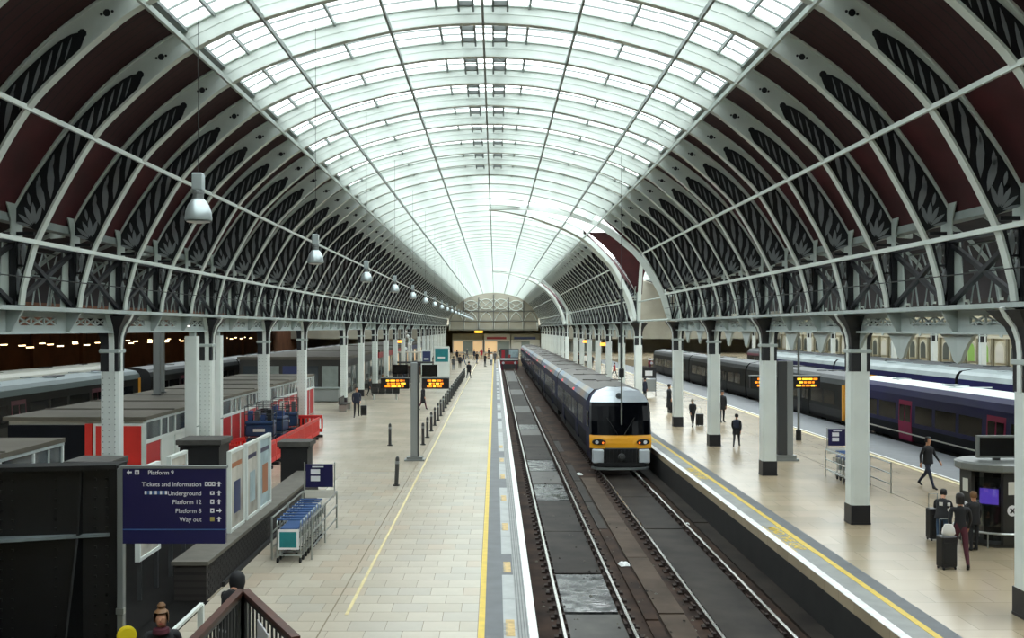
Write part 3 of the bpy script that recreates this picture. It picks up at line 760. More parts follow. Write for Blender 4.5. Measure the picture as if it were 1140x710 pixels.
shop(-24, -11, YF + 3, 'shop_white', 'window_pale', 'concourse shop with a pale fascia beyond the kiosk columns')
hs = empty('hanging_sign', (-3.6, 214.6, 4.5)); tag(hs, 'small glowing yellow sign hanging over the concourse walkway', 'sign')
MB().box(-.9, .9, -.08, .08, 0, .7).build('panel', 'led_yellow', hs); MB().box(-.03, .03, -.03, .03, .7, 1.5).build('rod', 'cable', hs)

# ------------------------------------------------------------------ tracks
def rail_mesh(y0, y1):
    mb = MB(); mb.mi = 0
    mb.box(-.075, .075, y0, y1, BEDZ, BEDZ + .03); mb.box(-.02, .02, y0, y1, BEDZ + .03, RAILZ - .03); mb.box(-.036, .036, y0, y1, RAILZ - .04, RAILZ - .006)
    mb.mi = 1; mb.box(-.033, .033, y0, y1, RAILZ - .006, RAILZ)
    return mb.mesh('rail', ['rail_side', 'rail_top'])
chair_me = MB().box(-.21, .21, -.09, .09, BEDZ, BEDZ + .05).box(-.12, -.05, -.07, .07, BEDZ + .05, BEDZ + .12).box(.05, .12, -.07, .07, BEDZ + .05, BEDZ + .12).mesh('rail_chair', 'chair_iron')
def track(name, xs, label, chairs, y0=YB, y1=152):
    e = empty(name, ((xs[0] + xs[1]) / 2, 0, 0)); tag(e, label, 'track')
    rm = rail_mesh(y0, y1); xc = e.location.x
    far = MB()
    for x in xs:
        put('rail', rm, e, (x - xc, 0, 0))
        y = 16.0; n = 0
        while y < y1 and chairs:
            if n < 110: put('rail_chair', chair_me, e, (x - xc, y, 0))
            else: far.box(x - xc - .2, x - xc + .2, y - .09, y + .09, BEDZ, BEDZ + .06)
            n += 1; y += .70
    if chairs and far.v: tag(far.build('rail_chairs', 'chair_iron', e), kind='stuff')
    return e
t1 = track('railway_track', (1.49, 3.0), 'empty railway track beside the left paved platform', True)
t2 = track('railway_track', (4.81, 6.33), 'railway track the silver and yellow train stands on', True)
t3 = track('railway_track', (20.9, 22.4), 'railway track under the blue and the dark green trains', False)
def bed(x0, x1, segs, parent, name='track_slab'):
    for a, b, m in segs:
        MB().box(x0 - parent.location.x, x1 - parent.location.x, a + .03, b - .03, BEDZ - .02, BEDZ + .05 + random.uniform(0, .025)).build(name, m, parent)
seg = [(8, 17.4, 'track_slab'), (17.4, 22.4, 'track_slab_pale'), (22.6, 26.1, 'track_slab_wet'), (26.2, 31.6, 'track_slab'), (31.6, 37.2, 'track_slab'), (37.3, 41.1, 'track_slab_wet'), (41.2, 44.9, 'track_slab_pale'), (45, 48.6, 'track_slab_wet'), (48.7, 54, 'track_slab'), (54, 60, 'track_slab'), (60, 63.5, 'track_slab_pale'), (63.5, 66.5, 'track_slab_wet'), (66.6, 76, 'track_slab'), (76, 82, 'track_slab_pale'), (82, 96, 'track_slab'), (96, 104, 'track_slab_pale'), (104, 120, 'track_slab'), (120, 150, 'track_slab_pale')]
bed(1.62, 2.87, seg, t1)
bed(4.95, 6.19, [(8 + 6 * i, 14 + 6 * i, 'track_slab') for i in range(7)], t2)
bed(3.42, 3.72, [(12 + 5 * i, 17 + 5 * i, random.choice(('track_bed', 'track_bed', 'track_slab'))) for i in range(24)], t1, 'bed_panel')
bed(3.80, 4.40, [(14, 22.5, 'track_bed_pale'), (22.5, 28, 'track_bed_pale'), (28, 34, 'track_bed_pale'), (34, 43, 'track_bed_pale')], t2, 'bed_panel')
chips = MB(); chips2 = MB()
for i in range(420):
    y = 16.5 + 40 * random.random() ** 1.7; x = random.choice((random.gauss(3.1, .16), random.gauss(3.45, .3), random.uniform(1.6, 2.9), random.gauss(1.35, .15), random.gauss(4.55, .15)))
    r = random.uniform(.015, .06); z = BEDZ + (.075 if 1.62 < x < 2.87 or 3.42 < x < 4.4 else 0); a = random.uniform(0, PI); c_, s_ = math.cos(a) * r, math.sin(a) * r
    (chips if random.random() < .45 else chips2).faces([(x - c_, y - s_ * 1.5, z), (x + s_, y - c_ * 1.5, z), (x + c_ * .8, y + s_, z), (x - s_ * .7, y + c_, z), (x, y, z + r * .6)], [(0, 1, 4), (1, 2, 4), (2, 3, 4), (3, 0, 4), (3, 2, 1, 0)])
tag(chips.build('gravel', 'coping', ft), kind='stuff'); tag(chips2.build('gravel', 'track_slab', ft), kind='stuff')
bed(6.75, 7.25, [(12 + 7 * i, 19 + 7 * i, 'track_slab') for i in range(5)], t2, 'gutter_slab')
def rag(x, y, z, r, label):
    mb = MB(); n = 9; top = []
    for i in range(n): a = 2 * PI * i / n; q = r * random.uniform(.5, 1.1); top.append((q * math.cos(a), q * 1.4 * math.sin(a)))
    mb.faces([(p[0], p[1], .0) for p in top] + [(p[0] * .6, p[1] * .6, r * random.uniform(.15, .4)) for p in top] + [(0, 0, r * .25)], [(i, (i + 1) % n, n + (i + 1) % n, n + i) for i in range(n)] + [(n + i, n + (i + 1) % n, 2 * n) for i in range(n)] + [tuple(reversed(range(n)))])
    o = mb.build('litter', 'litter', None, (x, y, z)); tag(o, label, 'litter'); return o
gx = (6.55, 33.0); rag(gx[0], gx[1], BEDZ, .13, 'crumpled white litter on the dark bed beside the right platform edge')
gx = ground(645, 528, BEDZ); rag(gx[0], gx[1], BEDZ, .20, 'white paper scrap between the two tracks in front of the train')
gx = (3.58, 27.0); rag(gx[0], gx[1], BEDZ + .1, .20, 'torn pale plastic sheet between the two tracks near the camera')
# buffer stop
bs = empty('buffer_stop', (2.25, 153, BEDZ)); tag(bs, 'dark buffer stop with red and white bars closing the empty track', 'buffer stop')
for x in (-1.1, 1.1):
    MB().bar((x, 1.6, 0), (x, 0, 1.9), .22, .22).build('strut', 'tr_dark', bs); MB().box(x - .14, x + .14, -.1, .12, 0, 2.0).build('upright', 'maroon', bs)
    MB().lathe([(.2, 0), (.2, .1), (.09, .1), (.09, .5)], n=10).build('buffer', 'tr_bumper', bs, (x * .85, -.5, 1.2)).rotation_euler = (-PI / 2, 0, 0)
MB().box(-1.4, 1.4, -.14, .14, 1.0, 1.4).build('cross_beam', 'shop_red', bs); MB().box(-1.4, 1.4, -.12, .12, 1.65, 1.9).build('top_beam', 'sign_white', bs)
MB().box(-.22, .22, -.1, .05, 2.0, 2.5).build('stop_board', 'shop_red', bs)
hd = empty('hoarding', (.9, 159, 0)); tag(hd, 'dark hoarding with a pale poster behind the buffer stop', 'hoarding')
MB().box(-.05, 3.0, 0, .3, -1.08, 2.2).build('board', 'post_dark', hd); MB().box(1.4, 2.9, -.05, 0, .8, 2.1).build('poster', 'poster_ice', hd); MB().box(.2, .7, -.05, 0, .4, 2.0).build('banner', 'cl_red', hd)
# ------------------------------------------------------------------ trains
def section(hw, zb, zt, dome=.28, tumble=.06):
    """half outline of a coach from bottom to crown (x>=0), z above rail"""
    return [(hw - .10, zb), (hw - .03, zb + .25), (hw, zb + .75), (hw, zb + 1.3), (hw - tumble * .5, zt - dome - .35), (hw - tumble - .08, zt - dome - .05), (hw - .35, zt - dome * .45), (hw - .75, zt - .06), (hw - 1.1, zt), (0, zt + .02)]
def coach(parent, y0, L, st, cab=None, hw=1.38, first=None):
    """one coach with its front face at local y0, reaching y0+L. st: style dict"""
    zb, zt = RAILZ + .95, RAILZ + 3.78
    sec = section(hw, zb, zt); e = parent
    full = [(-x, z) for x, z in sec[:-1]][::1]
    y1 = y0 + L - .35
    def hull(i0, i1, name, m, off=0.0, y0=y0, y1=y1):
        mb = MB()
        for s in (-1, 1):
            P = [(s * (x + off), z) for x, z in sec[i0:i1 + 1]]
            for j in range(len(P) - 1): mb.poly([(P[j][0], y0, P[j][1]), (P[j + 1][0], y0, P[j + 1][1]), (P[j + 1][0], y1, P[j + 1][1]), (P[j][0], y1, P[j][1])])
        return mb.build(name, m, e, smooth=False)
    hull(0, 2, 'lower_panels', st['lower']); hull(2, 4, 'body_side', st['side']); hull(4, 6, 'cantrail', st['cant']); hull(6, 9, 'roof', st['roof'])
    # ends
    o = [(x, z) for x, z in sec] + [(-x, z) for x, z in reversed(sec[:-1])]
    if not cab: MB().prism(o, 'xz', y0 - .0, y0 + .05).build('end_wall', st.get('end', 'tr_dark'), e)
    MB().prism(o, 'xz', y1 - .05, y1).build('end_wall', st.get('end', 'tr_dark'), e)
    MB().box(-.7, .7, y1, y1 + .4, zb + .1, zt - .5).build('gangway', 'rubber', e)
    # windows and doors, one object each, shared mesh
    za, zc = zb + .95, zb + 1.78
    wins, doors = st['wins'](L)
    for s in (-1, 1):
        for (a, b) in wins:
            key = ('w', round(b - a, 2), st['win'], s, round(hw, 2))
            if key not in CM:
                x = hw - .012; CM[key] = MB().prism([(s * (x - .02), za), (s * (x + .018), za), (s * (x + .004), zc), (s * (x - .03), zc)], 'xz', 0, b - a).mesh('window', st['win'])
            put('window', CM[key], e, (0, y0 + a, 0))
        for (a, b) in doors:
            key = ('d', round(b - a, 2), st['door'], s, round(hw, 2))
            if key not in CM:
                x = hw + .006; CM[key] = MB().prism([(s * (x - .1), zb + .02), (s * (x - .03), zb + .02), (s * (x + .012), zb + .7), (s * (x + .012), zb + 1.3), (s * (x - .03), zb + 2.0), (s * (x - .1), zb + 2.0)], 'xz', 0, b - a).mesh('door', st['door'])
                x = hw + .02; CM[key + ('g',)] = MB().prism([(s * (x - .02), zb + .95), (s * (x + .008), zb + .95), (s * (x - .006), zb + 1.75), (s * (x - .03), zb + 1.75)], 'xz', .12, (b - a) / 2 - .06).prism([(s * (x - .02), zb + .95), (s * (x + .008), zb + .95), (s * (x - .006), zb + 1.75), (s * (x - .03), zb + 1.75)], 'xz', (b - a) / 2 + .06, b - a - .12).mesh('door_window', 'glass_dark')
            d = put('door', CM[key], e, (0, y0 + a, 0)); put('door_window', CM[key + ('g',)], d)
        if st.get('stripe'):
            m, z0_, z1_ = st['stripe']; x = hw + .004; MB().box(s * x - .01, s * x + .012, y0 + .3, y1 - .1, zb + z0_, zb + z1_).build('stripe', m, e)
    if st.get('lamp'):
        for s in (-1, 1):
            for yy in st['lamp']: MB().box(s * (hw - .05) - .04, s * (hw - .05) + .04, y0 + yy, y0 + yy + .16, zt - .62, zt - .50).build('door_lamp', 'door_lamp', e)
    # roof gear: seams, vents, hatches
    if 'seam' + st['roof'] not in CM: CM['seam' + st['roof']] = MB().box(-1.0, 1.0, -.02, .02, zt - .02, zt + .028).mesh('roof_seam', st['roof'])
    for i in range(1, int(L / 6)): put('roof_seam', CM['seam' + st['roof']], e, (0, y0 + i * 6, 0))
    for yy, w in ((L * .22, .5), (L * .55, .8), (L * .82, .5)): MB().box(-.35, .35, y0 + yy, y0 + yy + w * 1.6, zt - .02, zt + .045).build('roof_vent', st.get('vent', 'tr_dark'), e, bevel=.015)
    # underframe, bogies, wheels
    MB().box(-1.15, 1.15, y0 + 4.6, y1 - 4.6, RAILZ + .35, zb + .03).build('underframe', 'tr_dark', e)
    for yb in (y0 + 3.2, y1 - 3.2):
        bo = MB().box(-1.2, -.95, yb - 1.7, yb + 1.7, RAILZ + .45, RAILZ + .8).box(.95, 1.2, yb - 1.7, yb + 1.7, RAILZ + .45, RAILZ + .8).box(-1.1, 1.1, yb - .5, yb + .5, RAILZ + .5, zb + .02).build('bogie', 'tr_dark', e)
        for dy in (-1.3, 1.3):
            for s in (-1, 1):
                w = MB().lathe([(.42, -.07), (.42, .07), (.2, .08)], n=14).build('wheel', 'tube_grey', bo, (s * .76, yb + dy, RAILZ + .42)); w.rotation_euler = (0, PI / 2, 0)
CM = {}
def wins_express(L): 
    d = [(4.6, 6.1), (L - 7.2, L - 5.7)]
    w = [(1.9, 4.2), (6.5, 8.4), (8.7, 10.6), (10.9, 12.8), (13.1, 15.0), (L - 5.3, L - 3.4), (L - 3.1, L - 1.2)]
    return [x for x in w if x[1] < L - .8], d
def wins_turbo(L):
    d = [(6.3, 7.8), (L - 8.2, L - 6.7)]
    w = [(1.6, 3.5), (3.8, 5.9), (8.2, 10.2), (10.5, 12.5), (12.8, L - 8.6), (L - 6.3, L - 4.2), (L - 3.9, L - 1.8)]
    return w, d
EXP = dict(lower='tr_lower', side='tr_navy', cant='tr_cant', roof='tr_roof', win='glass_dark', door='tr_navy', wins=wins_express, lamp=(7.6, 16.2), vent='tr_roof')
FGW = dict(lower='tr_lower', side='fgw_blue', cant='fgw_blue', roof='fgw_white', win='glass_dark', door='fgw_pink', wins=wins_turbo, stripe=('shop_white', .34, .40), vent='fgw_roof', end='tr_dark')
FG2 = dict(FGW, roof='fgw_roof', cant='fgw_roof', door='fgw_blue')
GWG = dict(lower='tr_dark', side='gw_green', cant='gw_roof', roof='gw_roof', win='glass_dark', door='gw_green', wins=wins_turbo, vent='tr_dark', end='gw_green')
GRY = dict(lower='tr_dark', side='gw_green', cant='grey_roof', roof='grey_roof', win='glass_dark', door='maroon', wins=wins_turbo, vent='tr_dark', end='tr_dark')
DRK = dict(GRY, roof='gw_roof', cant='gw_roof')

# express train on the inner track
ta = empty('train', (5.6, 43.0, 0)); tag(ta, 'silver and yellow fronted express train with a grey roof standing at the platform', 'train')
for i in range(5): coach(ta, 1.9 if i == 0 else 23.4 * i, 21.5 if i == 0 else 23.4, EXP, cab=True if i == 0 else None)
def cab(parent):
    """rounded nose: stacked outlines from the coach end (y=1.9) to the tip (y=0)"""
    zb, zt = RAILZ + .95, RAILZ + 3.78
    hw = 1.38
    # rows: z, half width, nose y at centre, nose y at the edge
    rows = [(RAILZ + .30, 1.16, .10, .42), (RAILZ + .62, 1.30, .0, .30), (RAILZ + 1.15, 1.37, .0, .26), (RAILZ + 1.38, 1.38, .02, .28), (RAILZ + 1.60, 1.38, .06, .30), (RAILZ + 1.74, 1.375, .12, .34), (RAILZ + 2.35, 1.37, .26, .46), (RAILZ + 3.0, 1.345, .48, .66), (RAILZ + 3.16, 1.32, .58, .78), (RAILZ + 3.42, 1.20, .80, 1.0), (RAILZ + 3.64, .98, 1.12, 1.28), (RAILZ + 3.79, .45, 1.62, 1.72)]
    def front(a, b, name, m, wf=1.0, off=0.0, seg=10):
        mb = MB()
        for (z0, w0, c0, e0), (z1, w1, c1, e1) in zip(rows[a:b], rows[a + 1:b + 1]):
            for k in range(seg):
                q = []
                for z, w, c, ed, t in ((z0, w0, c0, e0, k / seg), (z0, w0, c0, e0, (k + 1) / seg), (z1, w1, c1, e1, (k + 1) / seg), (z1, w1, c1, e1, k / seg)):
                    x = (2 * t - 1); q.append((x * w * wf, c + (ed - c) * abs(x * wf) ** 2.6 - off, z))
                mb.poly(q)
        return mb.build(name, m, parent, smooth=True)
    front(3, 5, 'nose_panel', 'tr_yellow'); front(2, 3, 'nose_panel', 'tr_yellow'); front(0, 2, 'valance', 'tr_dark'); front(5, 8, 'windscreen_surround', 'tr_dark'); front(8, 11, 'cab_roof', 'tr_silver')
    ws = front(5, 8, 'windscreen', 'glass_dark', .94, .02)
    for s in (-1, 1):
        mb = MB()
        for (z0, w0, c0, e0), (z1, w1, c1, e1) in zip(rows[2:11], rows[3:12]): mb.poly([(s * w0, e0, z0), (s * w0, 1.95, z0), (s * w1, 1.95, z1), (s * w1, e1, z1)])
        mb.poly([(s * rows[1][1], rows[1][3], rows[1][0]), (s * rows[1][1], 1.95, rows[1][0]), (s * rows[2][1], 1.95, rows[2][0]), (s * rows[2][1], rows[2][3], rows[2][0])])
        mb.build('cab_side', 'tr_navy', parent)
        mb = MB(); mb.poly([(s * 1.385, .55, RAILZ + 1.4), (s * 1.39, 1.95, RAILZ + 1.4), (s * 1.385, 1.95, RAILZ + 1.95), (s * 1.383, .55, RAILZ + 1.95)]); 
        MB().box(s * 1.37 - .03, s * 1.37 + .03, .75, 1.6, RAILZ + 2.05, RAILZ + 2.75).build('side_window', 'glass_dark', parent)
        # headlamp cluster
        h = MB().lathe([(.25, 0), (.24, .05), (.20, .06)], n=14, sx=1.25, sy=.55).build('headlamp', 'tr_dark', parent, (s * .98, .10, RAILZ + 1.44)); h.rotation_euler = (PI / 2 + .12, 0, s * .25)
        MB().lathe([(.085, 0), (.08, .03)], n=10).build('lens', 'lens_white', h, (s * .08, 0, .05)); MB().lathe([(.05, 0), (.045, .03)], n=8).build('marker_lamp', 'headlamp', h, (-s * .19, -.02, .045))
        MB().box(s * 1.02 - .25, s * 1.02 + .25, -.06, .35, RAILZ + .50, RAILZ + 1.12).build('corner_box', 'tr_bumper', parent, bevel=.05)
        MB().bar((s * .15, .08, RAILZ + 1.78), (s * .62, .26, RAILZ + 2.5), .03, .03).build('wiper', 'tr_dark', parent)
    MB().box(-.74, .74, -.07, .3, RAILZ + .48, RAILZ + 1.18).build('coupler_panel', 'tr_dark', parent, bevel=.04)
    mb = MB()
    for i in range(9): mb.box(-.68 + i * .17 - .02, -.68 + i * .17 + .02, -.10, -.06, RAILZ + .54, RAILZ + 1.10)
    mb.build('grille', 'black_steel', parent)
    c = MB().lathe([(.16, 0), (.16, .14), (.09, .16), (.09, .22)], n=12).build('coupler', 'post_dark', parent, (0, -.1, RAILZ + .80)); c.rotation_euler = (PI / 2, 0, 0)
    mb = MB(); mb.sweep([(-1.25, .35, RAILZ + .28), (-1.1, .02, RAILZ + .28), (-.6, -.14, RAILZ + .28), (.6, -.14, RAILZ + .28), (1.1, .02, RAILZ + .28), (1.25, .35, RAILZ + .28)], .12, .10); mb.build('bumper_lip', 'tube_grey', parent)
    mb = MB(); mb.sweep([(-1.2, .3, RAILZ + .46), (-1.05, .02, RAILZ + .46), (-.6, -.10, RAILZ + .46), (.6, -.10, RAILZ + .46), (1.05, .02, RAILZ + .46), (1.2, .3, RAILZ + .46)], .1, .16); mb.build('valance_lip', 'tr_dark', parent)
    b = MB().lathe([(.15, 0), (.15, .05)], n=14).build('roof_lamp', 'tr_dark', parent, (0, .80, RAILZ + 3.42)); b.rotation_euler = (PI / 2 - .7, 0, 0)
    MB().lathe([(.08, .05), (.075, .07)], n=10).build('lens', 'glass_grey', b)
    # a driver's seat shapes glimpsed behind the glass are left dark
cab(ta)

tb = empty('train', (21.65, 55.6, 0)); tag(tb, 'dark green train with a yellow cab edge behind the platform columns', 'train')
for i in range(3): coach(tb, 23.0 * i + (.7 if i == 0 else 0), 22.3 if i == 0 else 23, GWG)
mb = MB(); sc = section(1.38, RAILZ + .95, RAILZ + 3.78)
mb.strip([(x, z) for x, z in sc], [(x * .78, z * .9 + .1) for x, z in sc], 'xz', .55, .70); mb.strip([(-x, z) for x, z in sc], [(-x * .78, z * .9 + .1) for x, z in sc], 'xz', .55, .70)
mb.build('cab_edge', 'tr_yellow', tb); MB().box(-1.0, 1.0, .62, .69, RAILZ + 2.0, RAILZ + 3.1).build('windscreen', 'glass_dark', tb); MB().box(-1.1, 1.1, .60, .69, RAILZ + .95, RAILZ + 1.95).build('nose_panel', 'tr_yellow', tb)
# yellow edge carried round the side of the cab
for s in (-1, 1): MB().box(s * 1.385 - .012, s * 1.385 + .012, .70, 1.05, RAILZ + 1.1, RAILZ + 3.15).build('cab_edge', 'tr_yellow', tb)
tc = empty('train', (21.65, 9.0, 0)); tag(tc, 'deep blue train with pink doors and a white roof', 'train')
for i in range(2): coach(tc, 23.2 * i, 23.2, FGW)
td = empty('train', (31.9, 18.0, 0)); tag(td, 'blue train with a grey roof on the far track behind the pink-doored one', 'train')
for i in range(4): coach(td, 23.2 * i, 23.2, FG2)
te = empty('train', (35.8, 40.0, 0)); tag(te, 'distant dark train with a maroon stripe behind both blue trains', 'train')
for i in range(4): coach(te, 23.2 * i, 23.2, dict(DRK, stripe=('maroon', 1.9, 2.2)))
tf = empty('train', (-24.95, 17.0, 0)); tag(tf, 'dark train with a long grey roof and dull red doors beyond the kiosk roofs', 'train')
for i in range(2): coach(tf, 24.0 * i, 24.0, GRY)
for s in (-1, 1):
    MB().box(s * 1.39 - .012, s * 1.39 + .012, 47.1, 47.5, RAILZ + 1.1, RAILZ + 3.2).build('cab_edge', 'tr_yellow', tf)
tg = empty('train', (-24.95, 66.5, 0)); tag(tg, 'dark train coupled on behind the grey roofed one, beyond the red hoarding', 'train')
for i in range(4): coach(tg, 23.2 * i, 23.2, DRK)
th = empty('train', (-31.0, 30.0, 0)); tag(th, 'train with a pale cream roof behind the grey roofed train', 'train')
for i in range(2): coach(th, 23.2 * i, 23.2, dict(DRK, roof='pale_roof', cant='pale_roof'))
MB().box(-32.8, -29.2, YB, 172, -.02, .006).build('track_strip', 'track_bed', fw)
# ------------------------------------------------------------------ hanging lamps
def lamp_proto():
    e = empty('pendant_lamp'); 
    MB().lathe([(.19, 0), (.195, .03), (.185, .12), (.15, .22), (.10, .29), (.075, .31)], n=20).build('shade', 'lamp_silver', e, smooth=True)
    MB().lathe([(.17, -.02), (.10, -.035)], n=20).build('diffuser', 'lamp_white', e)
    MB().lathe([(.075, .31), (.075, .38), (.085, .39), (.085, .43), (.075, .44)], n=14).build('neck', 'tube_grey', e)
    MB().box(-.075, .075, -.075, .075, .44, .68).build('gear_box', 'lamp_silver', e, bevel=.01)
    MB().tube([(0, 0, .68), (0, 0, 5.62)], .006, 5).build('wire', 'cable', e)
    return e
lp = lamp_proto(); lk = kid_list(lp)
for i in range(20):
    o = lp if i == 0 else copy_tree(lp, lk)
    o.location = (-4.28, 14.0 + 9.144 * i, 7.15)
    tag(o, ('silver bell-shaped pendant lamp on a wire, %s from the camera' % ('nearest and largest' if i == 0 else ORD[i])) if i < 7 else 'tiny distant bell-shaped pendant lamp in the row over the kiosk-side platform', 'lamp', 'pendant lamps in a row')
# drop tube hanging in front of the express train
dt = empty('drop_tube', (5.22, 40.0, 1.6)); tag(dt, 'dark drop tube hanging from the roof in front of the silver train', 'drop tube')
MB().tube([(0, 0, 0), (0, 0, 2.1)], .035, 8).build('lower_tube', 'tube_grey', dt); MB().tube([(0, 0, 2.1), (0, 0, 5.6)], .055, 8).build('upper_tube', 'post_dark', dt)
MB().lathe([(.06, 1.95), (.11, 2.0), (.11, 2.3), (.06, 2.35)], n=10).build('joint', 'tr_dark', dt); MB().tube([(0, 0, 5.6), (0, 0, 11.1)], .012, 5).build('wire', 'cable', dt)
for s, x in ((-1, C - 10.0), (1, C + 10.0)):
    o = MB().tube([(x, YB, 6.72), (x, RY(12) if s > 0 else YF, 6.72)], .014, 5).build('cable', 'cable'); tag(o, 'thin dark cable strung along the rib feet on the %s' % ('kiosk side' if s < 0 else 'side of the silver train'), 'cable')

# ------------------------------------------------------------------ departure posts
def led_board(parent, x0, x1, z0, z1, rows):
    b = MB().box(x0, x1, -.12, .12, z0, z1).build('display_board', 'led_black', parent, bevel=.015)
    MB().box(x0 - .02, x1 + .02, -.14, .14, z1, z1 + .05).build('hood', 'tube_grey', b)
    h = (z1 - z0) / (rows + .6)
    for r in range(rows):
        x = x0 + .12 + random.uniform(0, .2); zc = z1 - (r + .75) * h; end = x1 - random.uniform(.1, .3)
        while x < end:
            w = random.uniform(.08, .24); MB().box(x, min(x + w, end), -.128, -.12, zc - h * .28, zc + h * .28).build('lit_characters', 'led_orange' if random.random() < .6 else 'led_yellow', b); x += w + .045
    return b
dp = empty('departure_post', (-3.39, 41.1, 0)); tag(dp, 'grey steel post carrying two orange-lit departure boards beside the bollards', 'post')
MB().box(-.42, .42, -.3, .3, 0, .06).box(-.33, .33, -.24, .24, .06, .16).build('base_plate', 'tube_grey', dp); MB().box(-.17, .11, -.15, .15, .16, 4.15).build('post', 'post_grey', dp, bevel=.02); MB().box(.111, .17, -.12, .15, .16, 4.1).build('service_channel', 'post_dark', dp)
MB().box(-.75, .8, -.05, .05, 4.1, 4.18).build('cross_arm', 'post_dark', dp)
led_board(dp, -1.44, -.24, 3.03, 3.47, 3); led_board(dp, .30, 1.45, 3.03, 3.47, 3)
MB().box(-.95, -.3, -.06, .06, 3.65, 4.05).build('screen', 'screen_black', dp); MB().box(.3, .95, -.06, .06, 3.55, 4.05).build('screen', 'screen_black', dp)
dq = empty('departure_post', (12.25, 41.1, 0)); tag(dq, 'dark slab-sided post carrying an orange-lit departure board among the travellers', 'post')
MB().box(-.5, .55, -.32, .32, 0, .08).box(-.4, .45, -.26, .26, .08, .24).build('base_plate', 'tube_grey', dq); MB().box(-.30, .08, -.18, .18, .24, 4.2).build('post', 'post_dark', dq, bevel=.02); MB().box(.08, .33, -.18, .18, .24, 4.2).build('side_panel', 'post_grey', dq)
led_board(dq, -1.45, -.34, 3.05, 3.55, 3); led_board(dq, .36, 1.5, 3.05, 3.55, 3)
pp = empty('pole', (15.15, 48.4, 0)); tag(pp, 'tall slim grey pole with a black foot on the travellers\' platform', 'pole')
MB().tube([(0, 0, .5), (0, 0, 5.2)], .06, 10).build('lower_tube', 'tube_grey', pp); MB().tube([(0, 0, 5.2), (0, 0, 9.3)], .075, 10).build('upper_tube', 'post_dark', pp); MB().lathe([(.14, 0), (.13, .5), (.07, .55)], n=10).build('foot', 'tr_dark', pp); MB().lathe([(.05, 9.3), (.14, 9.35), (.14, 9.5), (.05, 9.55)], n=10).build('cap', 'post_dark', pp); MB().lathe([(.08, 6.35), (.16, 6.4), (.16, 6.7), (.08, 6.75)], n=10).build('coupling', 'post_dark', pp)

# ------------------------------------------------------------------ bollards
bo = empty('bollard'); MB().lathe([(.075, .04), (.07, .95), (.06, 1.02), (.03, 1.06)], n=10).build('shaft', 'post_dark', bo); MB().lathe([(.13, 0), (.12, .05)], n=10).build('foot', 'tr_dark', bo); MB().lathe([(.077, .80), (.077, .90)], n=10).build('reflective_band', 'post_grey', bo)
bk = kid_list(bo)
spots = [(-3.45, 46.5 + 3.05 * i) for i in range(22)] + [(-5.0, 46.2), (-3.5, 34.4)]
for i, (x, y) in enumerate(spots):
    o = bo if i == 0 else copy_tree(bo, bk); o.location = (x, y, 0)
    if i == 23: o.rotation_euler = (.06, .05, 0)
    if i == 22: lab = 'dark bollard standing alone left of the departure post'
    elif i == 23: lab = 'leaning dark bollard standing alone nearest the camera'
    elif i < 8: lab = 'dark bollard in the row behind the departure post, %s from the camera' % ('nearest' if i == 0 else ORD[i])
    else: lab = 'distant dark bollard in the row along the walkway'
    tag(o, lab, 'bollard', 'bollards along the walkway')

# ------------------------------------------------------------------ footbridge end: girder, sign, stair
gd = empty('plate_girder', (-5.5, 14.05, 0)); tag(gd, 'black riveted plate girder with stiffener fins beside the direction sign', 'girder')
def Wp(x, y, Y): return ((x - VX) / F * Y, Y, CH - (y - VY) / F * Y)
A0, A1 = Vector((-5.42, 14.1, 0)), Vector((-9.2, 13.4, 0)); off = Vector((5.5, -14.05, 0))
def gpt(f, z, out=0):          # f along the girder from its end post, z height, out towards the viewer
    p = A0 + (A1 - A0) * f; return (p.x + 5.5, p.y - 14.05 - out, z)
def slab8(mb, f0, f1, z0, z1, o0, o1, z0b=None, z1b=None):
    mb.faces([gpt(f0, z0, o1), gpt(f1, z0, o1), gpt(f1, z0, o0), gpt(f0, z0, o0), gpt(f0, z1, o1), gpt(f1, z1, o1), gpt(f1, z1, o0), gpt(f0, z1, o0)], [(0, 3, 2, 1), (4, 5, 6, 7), (0, 1, 5, 4), (1, 2, 6, 5), (2, 3, 7, 6), (3, 0, 4, 7)]); return mb
slab8(MB(), 0, 1, 2.62, 3.60, 0, .04).build('upper_web', 'black_steel', gd); slab8(MB(), 0, 1, .6, 2.62, 0, .04).build('lower_web', 'black_steel', gd)
slab8(MB(), 0, 1, 3.58, 3.64, -.2, .22).build('top_flange', 'black_steel', gd)
sm = MB(); sm.faces([gpt(0, 2.60, .0), gpt(1, 2.60, .0), gpt(1, 2.60, .55), gpt(0, 2.60, .10), gpt(0, 2.64, .0), gpt(1, 2.64, .0), gpt(1, 2.64, .55), gpt(0, 2.64, .10)], [(0, 3, 2, 1), (4, 5, 6, 7), (0, 1, 5, 4), (1, 2, 6, 5), (2, 3, 7, 6), (3, 0, 4, 7)]); sm.build('shelf_plate', 'lit_ledge_steel', gd)
for f in (.14, .47, .80, 1.0):
    mb = MB(); p, q = f - .004, f + .004; o = .1 + .45 * f
    for za, zb_, oa, ob in ((3.58, 2.64, .06, .10 + o * .5), (2.60, .6, .10 + o * .5, .75)):
        mb.faces([gpt(p, za, .04), gpt(p, za, oa), gpt(p, zb_, ob), gpt(p, zb_, .04), gpt(q, za, .04), gpt(q, za, oa), gpt(q, zb_, ob), gpt(q, zb_, .04)], [(0, 1, 2, 3), (7, 6, 5, 4), (0, 4, 5, 1), (1, 5, 6, 2), (2, 6, 7, 3), (3, 7, 4, 0)])
    mb.build('stiffener', 'black_steel', gd)
riv = MB()
